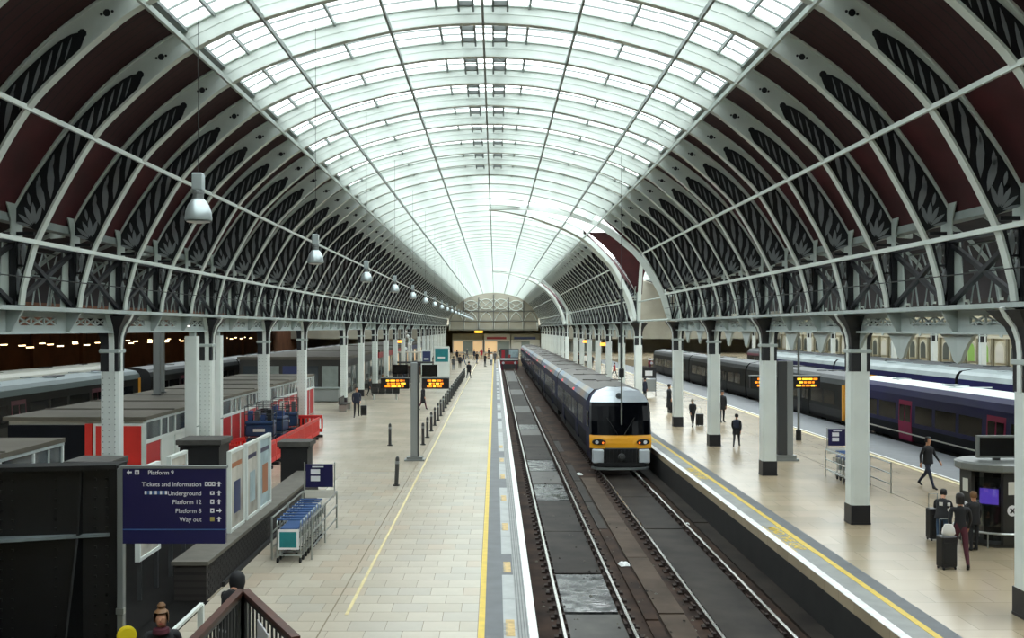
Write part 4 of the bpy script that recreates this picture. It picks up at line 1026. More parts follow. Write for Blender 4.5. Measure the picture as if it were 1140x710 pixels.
for f in (.05, .09, .23, .38, .42, .56, .71, .75, .89):
    for i in range(20):
        z = .9 + i * .14
        if abs(z - 2.62) < .1: continue
        p = gpt(f, z, .04); riv.box(p[0] - .018, p[0] + .018, p[1] - .02, p[1], z - .018, z + .018)
tag(riv.build('rivets', 'black_steel', gd), kind='stuff')
MB().box(-.02, .10, -.15, .15, .55, 3.62).build('end_post', 'black_steel', gd)

sg = empty('direction_sign', (-5.34, 13.86, .55)); tag(sg, 'navy blue direction sign with white lettering on a grey post', 'sign')
MB().box(-.045, .045, -.05, .05, 0, 3.05).build('post', 'tube_grey', sg, bevel=.01)
z0 = -.55
pn = MB().box(.04, 1.50, -.05, .03, 2.74 + z0, 3.60 + z0).build('panel', 'sign_navy', sg); MB().box(.04, 1.50, -.05, .03, 2.53 + z0, 2.725 + z0).build('lower_panel', 'sign_navy2', sg)
MB().box(.0, 1.52, -.06, .04, 3.60 + z0, 3.635 + z0).build('top_trim', 'tube_grey', sg); MB().box(.04, 1.50, -.052, .02, 2.725 + z0, 2.74 + z0).build('rule', 'sign_rule', sg)
R90 = (PI / 2, 0, 0); pxm = F / 13.86
def sx_(px): return (px - VX) / pxm + 5.34
def sz_(py): return CH - (py - VY) / pxm - .55
rows = [('Platform 9', 166, 525, 'LEFT'), ('Tickets and Information', 225.6, 538, 'RIGHT'), ('Underground', 225.6, 548, 'RIGHT'), ('Platform 12', 225.6, 557.6, 'RIGHT'), ('Platform 8', 225.6, 567.4, 'RIGHT'), ('Way out', 225.6, 577, 'RIGHT')]
for t, x, y, al in rows: text('lettering', t, .088, 'sign_white', pn, (sx_(x), -.053, sz_(y) - .033), R90, al)
def icon(px, py, w, h, m='sign_white', frame=True):
    x, z = sx_(px), sz_(py)
    MB().box(x - w / 2, x + w / 2, -.054, -.05, z - h / 2, z + h / 2).build('pictogram', m, pn)
    if frame: MB().box(x - w * .22, x + w * .22, -.056, -.054, z - h * .25, z + h * .2).build('pictogram_mark', 'sign_navy', pn)
icon(154, 525, .062, .062)
for dx in (-4, 0, 4): icon(235 + dx, 538, .045, .06, frame=True)
icon(237.5, 548, .06, .05); icon(237.5, 557.6, .055, .062); icon(237.5, 567.4, .055, .062); icon(237.5, 577, .06, .06, 'sign_yellow', False)
for i in range(9): icon(163.5 + i * 2.85, 547.6, .03, .05, 'sign_rule' if i % 2 else 'sign_white', False)
def arrow(px, py, a):
    x, z = sx_(px), sz_(py); mb = MB(); c, s_ = math.cos(a), math.sin(a)
    P = [(.038, 0), (.005, .035), (.005, .012), (-.035, .012), (-.035, -.012), (.005, -.012), (.005, -.035)]
    mb.prism([(x + p[0] * c - p[1] * s_, z + p[0] * s_ + p[1] * c) for p in P], 'xz', -.056, -.051); mb.build('arrow', 'sign_white', pn)
arrow(145.5, 525, PI)
for y in (538, 548, 557.6, 577): arrow(245, y, PI / 2)
arrow(245, 567.4, 0)
disc = MB().lathe([(.13, 0), (.135, .02), (.135, .05), (.10, .06)], n=20).build('yellow_disc', 'yellow_disc', sg, (.11, -.10, .70)); disc.rotation_euler = (PI / 2, 0, .5)
MB().box(-.05, .06, -.07, .0, .98, 1.06).build('clamp', 'chrome', sg)

st = empty('staircase', (-4.6, 14, 0)); tag(st, 'footbridge staircase with wooden handrails and steel balusters', 'staircase')
mb = MB(); mb.prism([(-1.3, -8), (1.05, -8), (2.3, -2.2), (1.05, .0), (-1.3, 0)], 'xy', 0, .55); mb.build('landing', 'stair_concrete', st)
for i in range(3): MB().box(-1.3, 1.0, .32 * i, .32 * i + .34, 0, .55 - .14 * (i + 1)).build('step', 'stair_concrete', st)
def balustrade(p, q, n):
    p, q = Vector(p), Vector(q)
    MB().bar(p + Vector((0, 0, 1.27)), q + Vector((0, 0, 1.27)), .11, .06).build('handrail', 'wood_rail', st); MB().bar(p + Vector((0, 0, .12)), q + Vector((0, 0, .12)), .05, .04).build('bottom_rail', 'post_dark', st)
    MB().bar(p + Vector((0, 0, 1.20)), q + Vector((0, 0, 1.20)), .04, .08).build('top_rail', 'post_dark', st)
    for i in range(n):
        c = p + (q - p) * (i + .5) / n; MB().box(c.x - .014, c.x + .014, c.y - .014, c.y + .014, .55, 1.75).build('baluster', 'post_dark', st)
    for c in (p, q): MB().box(c.x - .06, c.x + .06, c.y - .06, c.y + .06, .55, 1.80).build('newel', 'post_dark', st)
balustrade((.95, -7, .55), (.95, -.04, .55), 44); balustrade((1.0, -.04, .55), (2.18, -2.2, .55), 13)
MB().tube([(.70, -7, 1.45), (.70, -.6, 1.45)], .028, 8).build('grab_rail', 'tube_grey', st)
for y in (-6, -4, -2, -.6): MB().tube([(.70, y, 1.45), (.92, y, 1.40)], .015, 6).build('grab_bracket', 'tube_grey', st)
for x0, y0_, x1, y1_ in ((1.35, -.75, 1.6, -1.2), (1.8, -1.55, 2.05, -2.0)):
    MB().faces([(x0, y0_, 1.05), (x1, y1_, 1.05), (x1, y1_, 1.55), (x0, y0_, 1.62), (x0 + .02, y0_ + .012, 1.05), (x1 + .02, y1_ + .012, 1.05), (x1 + .02, y1_ + .012, 1.55), (x0 + .02, y0_ + .012, 1.62)], [(0, 1, 2, 3), (7, 6, 5, 4), (0, 4, 5, 1), (1, 5, 6, 2), (2, 6, 7, 3), (3, 7, 4, 0)]).build('infill_panel', 'sign_white', st)
wrail = empty('handrail', (-5.05, 15.2, 0)); tag(wrail, 'low white handrail at the foot of the staircase', 'handrail')
MB().bar((0, -.5, .85), (0, 1.5, .85), .06, .05).build('rail', 'white_paint', wrail); MB().box(-.05, .05, 1.42, 1.5, 0, .85).build('post', 'white_paint', wrail); MB().box(-.05, .05, -.5, -.42, 0, .85).build('post', 'white_paint', wrail)

# ------------------------------------------------------------------ brick parapet with posters
pw = empty('parapet_wall', (-6.25, 26, 0)); tag(pw, 'dark brick parapet wall with a stone coping behind the luggage trolleys', 'wall')
MB().box(-.33, .33, -6.1, 6.5, 0, .74).build('brickwork', 'brick_parapet', pw); MB().box(-.38, .38, -6.15, 6.5, .74, .82).build('coping', 'coping', pw); MB().box(.33, .40, -5, 6.0, 0, .10).build('plinth', 'pillar_black', pw)
cb = MB()
for r in range(8):
    for i in range(22):
        y = -6.05 + i * .24 + (.12 if r % 2 else 0); cb.box(.325, .338, y, y + .225, .02 + r * .088, .095 + r * .088)
tag(cb.build('bricks', 'brick_dark', pw), kind='stuff')
def pillar(x, y, h, w, d, label):
    e = empty('pillar', (x, y, 0)); tag(e, label, 'pillar'); MB().box(-w / 2, w / 2, -d / 2, d / 2, 0, h).build('body', 'pillar_black', e)
    MB().box(-w / 2 - .1, w / 2 + .1, -d / 2 - .1, d / 2 + .1, h, h + .16).build('cap', 'pillar_cap', e); MB().box(-w / 2 - .04, w / 2 + .04, -d / 2 - .04, d / 2 + .04, h - .08, h).build('necking', 'pillar_black', e)
pillar(-6.75, 33.05, 1.62, .9, .9, 'squat black pillar at the far end of the brick parapet'); pillar(-9.75, 32.6, 1.75, 1.3, 1.2, 'broad black capped pillar behind the blue direction sign'); pillar(-10.35, 25.2, 2.05, 1.0, 1.0, 'black capped pillar at the foot of the nearest kiosk-side column')
MB().box(-13.0, -6.58, 3, 31.5, 0, .006).build('stairwell_dark_sheet', 'stairwell_dark', fl); MB().box(-6.6, -5.2, 3, 19.9, 0, .006).build('stairwell_dark_sheet', 'stairwell_dark', fl)  # flat dark sheets in place of the void, its darkness put into the colour
def poster(x, y, z, w, h, m, label, kind=0):
    e = empty('poster_frame', (x, y, z)); tag(e, label, 'poster'); f = .07
    MB().box(-.05, .05, 0, f, 0, h).box(-.05, .05, w - f, w, 0, h).box(-.05, .05, f, w - f, 0, f).box(-.05, .05, f, w - f, h - f, h).build('frame', 'white_paint', e)
    MB().box(-.03, .02, f, w - f, f, h - f).build('poster_sheet', m, e)
    if x < -7: [MB().box(-.04, .04, yy, yy + .06, -z, 0).build('leg', 'post_dark', e) for yy in (.1, w - .16)]
    MB().box(.02, .024, w * .3, w * .75, h * .2, h * .6).build('poster_picture', ('poster_blue', 'poster_tan', 'poster_ice')[kind], e); MB().box(.02, .023, w * .15, w * .85, h * .78, h * .84).build('poster_strip', 'poster_tan' if kind == 0 else 'sign_navy', e)
poster(-6.2, 22.6, .82, 1.25, 1.9, 'poster_paper', 'tall poster in a white frame on the parapet, nearest the direction sign', 0); poster(-6.2, 24.1, .82, 1.2, 1.9, 'poster_paper', 'tall poster in a white frame, middle of three on the parapet', 2); poster(-6.2, 25.4, .82, 1.3, 1.9, 'poster_ice', 'tall poster in a white frame, last before the squat black pillar', 1)
poster(-7.3, 19.8, .82, 1.25, 1.9, 'poster_paper', 'framed poster half hidden behind the direction sign, beside its post', 2); poster(-7.3, 21.7, .82, 1.2, 1.9, 'poster_paper', 'framed poster behind the middle of the direction sign', 0)

# ------------------------------------------------------------------ luggage trolleys in racks
def trolley_proto():
    e = empty('luggage_trolley')
    fr_ = MB()
    for x in (-.28, .28):
        fr_.tube([(x, 0, .14), (x, .02, .98), (x, .10, 1.03)], .016, 6); fr_.tube([(x, 0, .16), (x * .8, .95, .16)], .016, 6); fr_.tube([(x, .02, .62), (x * .9, .55, .55), (x * .9, .56, .75)], .012, 6)
    for z in (.2, .42): fr_.tube([(-.28, .0, z), (.28, .0, z)], .012, 6)
    for y in (.3, .6, .95): fr_.tube([(-.25, y, .16), (.25, y, .16)], .012, 6)
    fr_.build('frame', 'chrome', e)
    MB().tube([(-.30, .10, 1.03), (.30, .10, 1.03)], .024, 8).build('handle', 'basket_blue', e)
    bk_ = MB()
    for i in range(7): bk_.tube([(-.25, .06 + i * .075, .60), (-.25, .06 + i * .075, .74)], .006, 4).tube([(.25, .06 + i * .075, .60), (.25, .06 + i * .075, .74)], .006, 4).tube([(-.25, .06 + i * .075, .60), (.25, .06 + i * .075, .60)], .006, 4)
    bk_.tube([(-.25, .06, .74), (.25, .06, .74), (.25, .52, .74), (-.25, .52, .74), (-.25, .06, .74)], .008, 4)
    bk_.build('basket', 'tube_grey', e); MB().box(-.2, .2, .02, .40, .78, .84).build('child_seat', 'basket_blue', e)
    ad = MB().box(-.25, .25, -.03, -.015, .34, .82).build('advert_panel', 'sign_white', e); MB().box(-.21, .19, -.034, -.03, .39, .76).build('advert_print', 'teal_print', ad)
    for x, y in ((-.27, .04), (.27, .04), (0, .92)):
        w = MB().lathe([(.07, -.02), (.075, 0), (.07, .02)], n=12).build('wheel', 'rubber', e, (x, y, .075)); w.rotation_euler = (0, PI / 2, 0); MB().tube([(0, 0, 0), (-.09, 0, 0)], .012, 5).build('fork', 'chrome', w)
    return e
tp = trolley_proto(); tk = kid_list(tp)
def rack(x, y, L, label, signlab, n, rz, group, labs):
    e = empty('trolley_rack', (x, y, 0)); tag(e, label, 'rack')
    for s in (-1, 1):
        mb = MB()
        for z in (.30, .66, 1.02): mb.tube([(s * .48, 0, z), (s * .48, L, z)], .022, 6)
        mb.build('side_rail', 'chrome', e)
        for yy in (0, L / 2, L): MB().tube([(s * .48, yy, 0), (s * .48, yy, 1.05)], .025, 6).build('rack_post', 'chrome', e)
    yb = L
    MB().tube([(-.42, yb, 1.0), (-.42, yb, 1.85)], .02, 6).build('sign_post', 'chrome', e); MB().tube([(.42, yb, 1.0), (.42, yb, 1.85)], .02, 6).build('sign_post', 'chrome', e); MB().tube([(-.48, yb, 1.02), (.48, yb, 1.02)], .025, 6).build('end_rail', 'chrome', e)
    sgn = MB().box(-.38, .38, yb - .03, yb + .01, 1.16, 1.80).build('sign_panel', 'sign_navy', e); MB().box(-.24, .02, yb - .034, yb - .03, 1.52, 1.66).build('sign_picture', 'sign_white', sgn); MB().box(-.24, .02, yb - .034, yb - .03, 1.33, 1.47).build('sign_picture', 'sign_white', sgn); MB().box(-.2, .12, yb - .034, yb - .03, 1.71, 1.745).build('sign_strip', 'sign_white', sgn)
    MB().box(-.42, .42, yb - .02, yb, .86, 1.08).build('end_board', 'shop_white', e)
first = [True]
def nest(x, y, n, rz, pitch, labs, group):
    for i in range(n):
        o = tp if first[0] else copy_tree(tp, tk); first[0] = False
        o.location = (x, y + i * pitch, 0); o.rotation_euler = (0, 0, rz); tag(o, labs(i), 'trolley', group)
rack(-4.9, 23.4, 3.7, 'chrome tube rack with a navy sign around the trolleys by the parapet', '', 8, 0, '', None)
nest(-4.9, 23.05, 9, 0, .34, lambda i: 'front luggage trolley with a teal advert panel in the parapet rack' if i == 0 else 'luggage trolley nested behind the teal-panelled one in the parapet rack', 'trolleys nested by the parapet')
MB_ = MB().box(-.4, .4, -.3, .3, .70, .72)
rack(12.95, 32.9, 3.7, 'chrome tube rack with a navy sign behind the white column', '', 8, 0, '', None)
nest(12.95, 34.2, 6, 0, .34, lambda i: 'luggage trolley nested in the rack behind the white column', 'trolleys nested behind the white column')

# ------------------------------------------------------------------ help kiosk
hk = empty('help_kiosk', (13.05, 25.45, 0)); tag(hk, 'round grey help kiosk with a dark screen on top', 'kiosk')
MB().lathe([(.80, 0), (.80, .08)], n=8).build('base', 'kiosk_dark', hk); MB().lathe([(.88, 1.92), (.92, 1.96), (.92, 2.10), (.84, 2.14)], n=16).build('roof_ring', 'kiosk_grey', hk)
MB().lathe([(.30, .08), (.30, 1.95)], n=8).build('core', 'kiosk_dark', hk)
for i in range(4):
    a = -PI / 2 + .15 + i * PI / 2; c, s_ = math.cos(a), math.sin(a)
    p = MB().box(-.24, .24, -.05, .05, .08, 1.94).build('panel', 'kiosk_dark', hk, (.72 * c, .72 * s_, 0), a + PI / 2)
    MB().box(-.11, .11, -.055, -.05, 1.35, 1.68).build('notice', 'shop_white', p)
    cr = MB().lathe([(.14, 0), (.14, .012)], n=16).build('roundel', 'sign_white', p, (0, -.05, .95)); cr.rotation_euler = (PI / 2, 0, 0)
    for g in (PI / 4, -PI / 4): MB().bar((-.09 * math.cos(g), -.09 * math.sin(g), .016), (.09 * math.cos(g), .09 * math.sin(g), .016), .04, .012).build('cross', 'kiosk_dark', cr)
    b = a + PI / 4; MB().box(-.34, .34, -.01, .01, .5, 1.75).build('glass_wing', 'clear_glass', hk, (.60 * math.cos(b), .60 * math.sin(b), 0), b + PI / 2)
    q = MB().box(-.26, .26, -.03, .03, 1.0, 1.5).build('touch_screen', 'glass_grey', hk, (.44 * math.cos(b), .44 * math.sin(b), 0), b + PI / 2)
    MB().box(-.22, .22, -.034, -.03, 1.05, 1.45).build('screen_face', 'screen_violet' if i == 3 else 'screen_black', q)
mb = MB(); mb.tube([(.92 * math.cos(2 * PI * i / 24), .92 * math.sin(2 * PI * i / 24), .38) for i in range(25)], .03, 6); mb.build('foot_rail', 'chrome', hk)
for i in range(8): a = 2 * PI * i / 8 + .2; MB().tube([(.9 * math.cos(a), .9 * math.sin(a), 0), (.9 * math.cos(a), .9 * math.sin(a), .38)], .018, 6).build('rail_foot', 'chrome', hk)
scr = MB().box(-.52, .52, -.06, .06, 2.2, 2.78).build('screen_case', 'kiosk_grey', hk, (.1, 0, 0)); MB().box(-.46, .46, -.065, -.06, 2.25, 2.73).build('screen_face', 'screen_black', scr); MB().box(-.08, .08, -.05, .05, 2.1, 2.2).build('screen_neck', 'kiosk_dark', scr)

# ------------------------------------------------------------------ kiosks along the column row
def kiosk(y0, y1, label, endposter):
    e = empty('kiosk', (-14.25, y0, 0)); tag(e, label, 'kiosk'); L = y1 - y0; x = 2.35
    MB().box(-2.3, x - .06, .04, L - .04, 0, 2.45).build('body', 'shop_white', e); MB().box(-2.45, x + .05, -.1, L + .05, 2.45, 2.58).build('roof', 'roof_felt', e)
    for yy in range(3, int(L), 4): MB().box(-2.42, x + .02, yy - .05, yy + .05, 2.58, 2.62).build('roof_joint', 'roof_felt_b', e)
    n = max(1, int(L / 1.5)); w = L / n
    for i in range(n):
        a = i * w
        m = 'white_paint' if (i in (1, 2) and L > 20) else 'hoard_red'
        MB().box(x - .06, x, a + .05, a + w - .05, .06, 1.66).build('panel', m, e); MB().box(x - .06, x - .01, a + .06, a + w - .06, 1.78, 2.36).build('pane', 'glass_grey', e)
        MB().box(x - .07, x + .035, a - .035, a + .035, 0, 2.45).build('post', 'white_paint', e)
        if i % 2: MB().box(x - .05, x + .02, a + w / 2 - .03, a + w / 2 + .03, 1.76, 2.4).build('mullion', 'white_paint', e)
    MB().box(x - .06, x + .05, 0, L, 1.66, 1.78).build('band', 'white_paint', e); MB().box(x - .06, x + .05, 0, L, 2.38, 2.46).build('fascia', 'grey_paint', e)
    MB().box(x - .04, x + .04, L - .08, L, 0, 2.5).build('end_post', 'white_paint', e)
    if endposter:
        MB().box(-2.3, .3, -.03, .04, 0, 2.3).build('end_panel', 'tr_lower', e); p = MB().box(.62, 2.32, -.06, .04, .5, 2.35).build('end_poster', 'white_paint', e); MB().box(.70, 2.24, -.075, -.06, .58, 2.27).build('poster_print', 'red_plastic', p); MB().box(.32, .56, -.05, .04, 0, 2.35).build('red_post', 'red_plastic', e)
    return e
kiosk(33.0, 63.7, 'long kiosk with a flat grey roof and red panelled front under the columns', True); kiosk(16.5, 26.7, 'near kiosk with a flat grey roof above the black girder', False)
dcx = [(-11.05, 35.4, 'white boxed downpipe on the camera side of a kiosk-row column'), (-11.05, 38.5, 'white boxed downpipe on the far side of a kiosk-row column')]
for x, y, l in dcx:
    e = empty('downpipe', (x, y, 0)); tag(e, l, 'downpipe'); MB().box(-.21, .21, -.18, .18, 0, 5.3).build('casing', 'white_paint', e); MB().box(-.08, .12, -.1, .1, 5.3, 5.45).build('pipe', 'grey_paint', e); MB().box(.211, .22, -.18, .18, 2.0, 2.04).build('joint', 'grey_iron', e)
for i, (px, Y, z0_) in enumerate(((175, 43, 2.62), (181, 44.5, 2.62))):
    e = empty('roof_post', ((px - VX) / F * Y, Y, z0_)); tag(e, 'grey steel post standing on the long kiosk roof, %s of two' % ('thicker' if i == 0 else 'thinner'), 'post'); w = .14 if i == 0 else .07
    MB().box(-w, w, -.1, .1, 0, 3.3).build('shaft', 'post_grey', e); MB().box(-w - .06, w + .06, -.16, .16, 0, .06).build('foot', 'post_dark', e)
# strip lights
sl = empty('strip_light'); MB().box(-.09, .09, -.75, .75, .06, .12).build('housing', 'shop_white', sl); MB().box(-.06, .06, -.72, .72, 0, .06).build('tube', 'strip_white', sl); MB().tube([(0, 0, .12), (0, 0, 1.3)], .008, 4).build('hanger', 'cable', sl)
slk = kid_list(sl); sl.location = (-11.9, 36.9, 5.62); tag(sl, 'bright strip light under the girder beside the boxed downpipes', 'light')
s2 = empty('strip_light'); MB().box(-.09, .09, -.5, .5, .05, .10).build('housing', 'shop_white', s2); MB().box(-.07, .07, -.45, .45, -.02, .05).build('tube', 'strip_warm', s2); MB().tube([(0, 0, .12), (0, 0, 1.27)], .02, 4).build('hanger', 'cable', s2); s2k = kid_list(s2); f2 = True
for r, (x, z, ys) in enumerate(((-34.5, 4.15, [52 + 5 * i for i in range(18)]), (-38.5, 4.15, [54 + 5 * i for i in range(20)]), (-42.0, 4.15, [62 + 7 * i for i in range(12)]))):
    for y in ys:
        o = s2 if f2 else copy_tree(s2, s2k); f2 = False; o.location = (x, y, z); tag(o, 'small warm strip light glowing over the far platform, %s row' % ('front', 'middle', 'rear')[r], 'light', 'warm strip lights, %s row' % ('front', 'middle', 'rear')[r])
ap = MB().box(-.15, .15, -.15, .15, 0, 5.4).mesh('canopy_post', 'brick_brown')
for i in range(14): o = put('canopy_post', ap, None, (-36.5, 40 + 9.144 * i, 0)); tag(o, 'brown canopy post under the warm strip lights', 'post', 'canopy posts of the far platform')

# ------------------------------------------------------------------ red barriers and blue carts
ba = empty('plastic_barrier')
mb = MB(); mb.box(-.95, .95, -.03, .03, .12, .30).box(-.95, .95, -.03, .03, .84, 1.0)
for i in range(11): x = -.93 + i * .186; mb.box(x - .045, x + .045, -.025, .025, .30, .84)
mb.build('panel', 'red_plastic', ba); MB().box(-.8, .8, -.035, .035, .86, .96).build('reflector_strip', 'hoard_red', ba)
for x in (-.6, .6): MB().box(x - .09, x + .09, -.26, .26, 0, .12).build('foot', 'rubber', ba)
bak = kid_list(ba); bf_ = True
bs_ = [(-9.1, 39.2 + 2.0 * i, PI / 2, 'red plastic barrier on the walkway side of the pen, %s from the camera' % ('nearest' if i == 0 else ORD[i])) for i in range(6)] + [(-10.05, 38.2, 0, 'red plastic barrier on the near end of the pen, walkway corner'), (-11.2 - .75, 38.6, .25, 'red plastic barrier on the near end of the pen, kiosk corner'), (-10.05, 51.2, 0, 'red plastic barrier across the far end of the pen'), (-10.9, 49.6, -1.0, 'red plastic barrier turned askew inside the far end of the pen')]
for x, y, a, l in bs_:
    if l.endswith('kiosk corner'): x, y, a = -10.9, 40.2, 1.25
    o = ba if bf_ else copy_tree(ba, bak); bf_ = False; o.location = (x, y, 0); o.rotation_euler = (0, 0, a); tag(o, l, 'barrier', 'red plastic barriers around the pen')
def cart(x, y, rz, label):
    e = empty('tool_cart', (x, y, 0), rz); tag(e, label, 'cart')
    MB().box(-.55, .55, -.4, .4, .35, .85).build('lower_bin', 'blue_plastic', e, bevel=.05); MB().box(-.6, .6, -.45, .45, .95, 1.45).build('chest', 'blue_plastic', e, bevel=.06); MB().box(-.62, .62, -.47, .47, 1.45, 1.6).build('lid', 'blue_plastic', e, bevel=.05); MB().box(-.25, .25, -.462, -.45, 1.15, 1.28).build('name_plate', 'shop_white', e)
    fr_ = MB()
    for x_ in (-.6, .6):
        for y_ in (-.45, .45): fr_.tube([(x_, y_, .12), (x_, y_, 2.25)], .02, 5)
    for z in (.9, 1.9, 2.25): fr_.tube([(-.6, -.45, z), (.6, -.45, z), (.6, .45, z), (-.6, .45, z), (-.6, -.45, z)], .018, 5)
    fr_.build('cage', 'post_dark', e)
    for i in range(4): MB().box(-.5 + i * .27, -.32 + i * .27, -.2, .2, 1.6, 1.75 + random.uniform(.05, .35)).build('load', random.choice(('cl_black', 'cl_grey', 'shop_white', 'cl_blue')), e)
    for x_ in (-.5, .5):
        for y_ in (-.35, .35): w = MB().lathe([(.12, -.03), (.12, .03)], n=10).build('wheel', 'rubber', e, (x_, y_, .12)); w.rotation_euler = (PI / 2, 0, 0)
cart(-10.15, 42.0, .1, 'dark blue caged tool cart in the pen, nearest the camera'); cart(-10.1, 44.1, -.1, 'dark blue caged tool cart in the middle of the pen'); cart(-10.0, 46.2, .15, 'dark blue caged tool cart at the back of the pen')

# ------------------------------------------------------------------ adverts, stands and seats further off
def totem(x, y, w, h, scr_m, label, legs=.4):
    e = empty('advert_totem', (x, y, 0)); tag(e, label, 'advert'); MB().box(-w / 2, w / 2, -.15, .15, legs, h).build('case', 'white_paint', e, bevel=.03); s_ = MB().box(-w / 2 + .15, w / 2 - .15, -.165, -.15, h * .55, h - .2).build('screen', scr_m, e); MB().box(-w / 4, w / 5, -.17, -.165, h * .65, h * .7).build('screen_strip', 'sign_white', s_)
    for s in (-1, 1): MB().box(s * w * .35 - .08, s * w * .35 + .08, -.12, .12, 0, legs).build('leg', 'post_dark', e)
totem(-5.7, 104, 1.7, 3.6, 'teal_print', 'white framed advert totem with a teal screen on the walkway'); totem(-7.6, 108, 1.2, 3.2, 'poster_blue', 'narrow advert totem with a blue screen behind the departure post')
e = empty('information_stand', (12.6, 79.5, 0)); tag(e, 'black information stand with a white picture beyond the train front', 'sign'); MB().box(-.55, .55, -.05, .05, 1.5, 2.4).build('upper_panel', 'tr_dark', e); MB().box(-.3, .3, -.06, -.05, 1.7, 2.1).build('picture', 'sign_white', e); MB().box(-.55, .55, -.05, .05, .4, 1.4).build('lower_panel', 'post_grey', e); MB().box(-.6, -.55, -.05, .05, 0, 2.4).build('leg', 'tr_dark', e); MB().box(.55, .6, -.05, .05, 0, 2.4).build('leg', 'tr_dark', e)
e = empty('grit_bin', (-12.8, 73.7, 0)); tag(e, 'low grey bin beside the far end of the red hoarding', 'bin'); MB().box(-1.0, 1.0, -.5, .5, .05, .95).build('body', 'post_grey', e, bevel=.04); MB().box(-1.05, 1.05, -.55, .55, .95, 1.08).build('lid', 'grey_iron', e, bevel=.03); MB().box(-.9, .9, -.4, .4, 0, .06).build('plinth', 'tr_dark', e)
bn = empty('bench'); 
for i in range(4): MB().box(-1.1 + i * .56, -.58 + i * .56, -.25, .22, .42, .47).build('seat', 'kiosk_dark', bn); MB().box(-1.1 + i * .56, -.58 + i * .56, .22, .27, .47, .92).build('backrest', 'kiosk_dark', bn)
for s in (-.9, .9): MB().box(s - .04, s + .04, -.25, .27, 0, .42).build('leg', 'chrome', bn)
bnk = kid_list(bn)
def retail(y0, y1, m, label, lit):
    e = empty('retail_unit', (-16.6, y0, 0)); tag(e, label, 'shop'); L = y1 - y0
    MB().box(-4.2, 4.0, .1, L - .1, 0, 3.0).build('body', 'kiosk_dark', e); MB().box(-4.4, 4.25, 0, L, 3.0, 3.25).build('roof', 'roof_felt_b', e); MB().box(4.0, 4.2, 0, L, 2.4, 3.0).build('fascia', m, e)
    n = int(L / 3)
    for i in range(n):
        a = .4 + i * (L - .4) / n; MB().box(4.0, 4.05, a, a + 2.2, .5, 2.3).build('shop_window', 'shop_lit' if (i + lit) % 4 == 0 else 'glass_grey', e); MB().box(4.0, 4.1, a - .25, a - .1, 0, 2.4).build('pilaster', 'grey_iron', e)
    for i in range(5):
        a = -3.9 + i * 1.6; MB().box(a, a + 1.3, .04, .1, .4, 2.5).build('end_window', ('glass_grey', 'grey_iron', 'poster_blue', 'glass_grey', 'grey_iron')[i], e)
retail(79, 100, 'tr_dark', 'dark retail unit behind the kiosk-row columns, nearest the bin', 0); retail(104, 128, 'shop_red', 'dark retail unit with a red fascia behind the kiosk-row columns', 1); retail(132, 166, 'shop_blue', 'long dark retail unit by the concourse with a blue fascia', 2)
for i, (x, y) in enumerate(((-8.6, 76), (-10.0, 82), (-8.2, 92), (-10.2, 66), (-9.6, 101), (-9.8, 111))):
    o = bn if i == 0 else copy_tree(bn, bnk); o.location = (x, y, 0); o.rotation_euler = (0, 0, (0, .2, PI, PI / 2, 0, PI)[i]); tag(o, ('dark metal bench on the kiosk-side platform, nearest the grit bin', 'dark metal bench slightly turned beyond the pen', 'dark metal bench facing the concourse', 'dark metal bench set side-on behind the red pen', 'dark metal bench in front of the dark retail units', 'dark metal bench furthest off in front of the red-fascia retail unit')[i], 'bench', 'platform benches')
tt = empty('flower_stall', (-10.2, 118, 0)); tag(tt, 'stall with hanging pale decorations between the distant kiosk-row columns', 'stall'); MB().box(-1.4, 1.4, -.8, .8, 0, 1.0).build('counter', 'cl_brown', tt); MB().box(-1.6, 1.6, -1, 1, 2.6, 2.75).build('canopy', 'shop_white', tt)
for x in (-1.4, 1.4): MB().box(x - .05, x + .05, -.8, -.7, 0, 2.6).build('post', 'tube_grey', tt)
for i in range(9):
    o = MB().lathe([(.02, 0), (.2, .12), (.22, .25), (.05, .42)], n=8).build('decoration', ('lamp_white', 'cl_white', 'poster_ice')[i % 3], tt, (random.uniform(-.9, .9), -.6, 2.9 + i * .5))
MB().tube([(0, -.6, 2.75), (0, -.6, 8)], .03, 5).build('pole', 'cable', tt)
b2 = copy_tree(bs, kid_list(bs), loc=(25.4, 152, BEDZ)); tag(b2, 'buffer stop with a red board beyond the dark green train', 'buffer stop')
for i, (x, y) in enumerate(((10.42, 93.2), (10.42, 111.5), (-11.0, 111.5))):
    e = empty('sign_lamp', (x, y, 3.9)); tag(e, 'small amber lit sign hanging %s' % ('between platform columns, nearer one', 'between platform columns, further one', 'beyond the kiosk columns')[i], 'sign'); MB().box(-.3, .3, -.08, .08, 0, .28).build('case', 'amber_globe', e); MB().box(-.02, .02, -.02, .02, .28, 1.58).build('rod', 'cable', e)
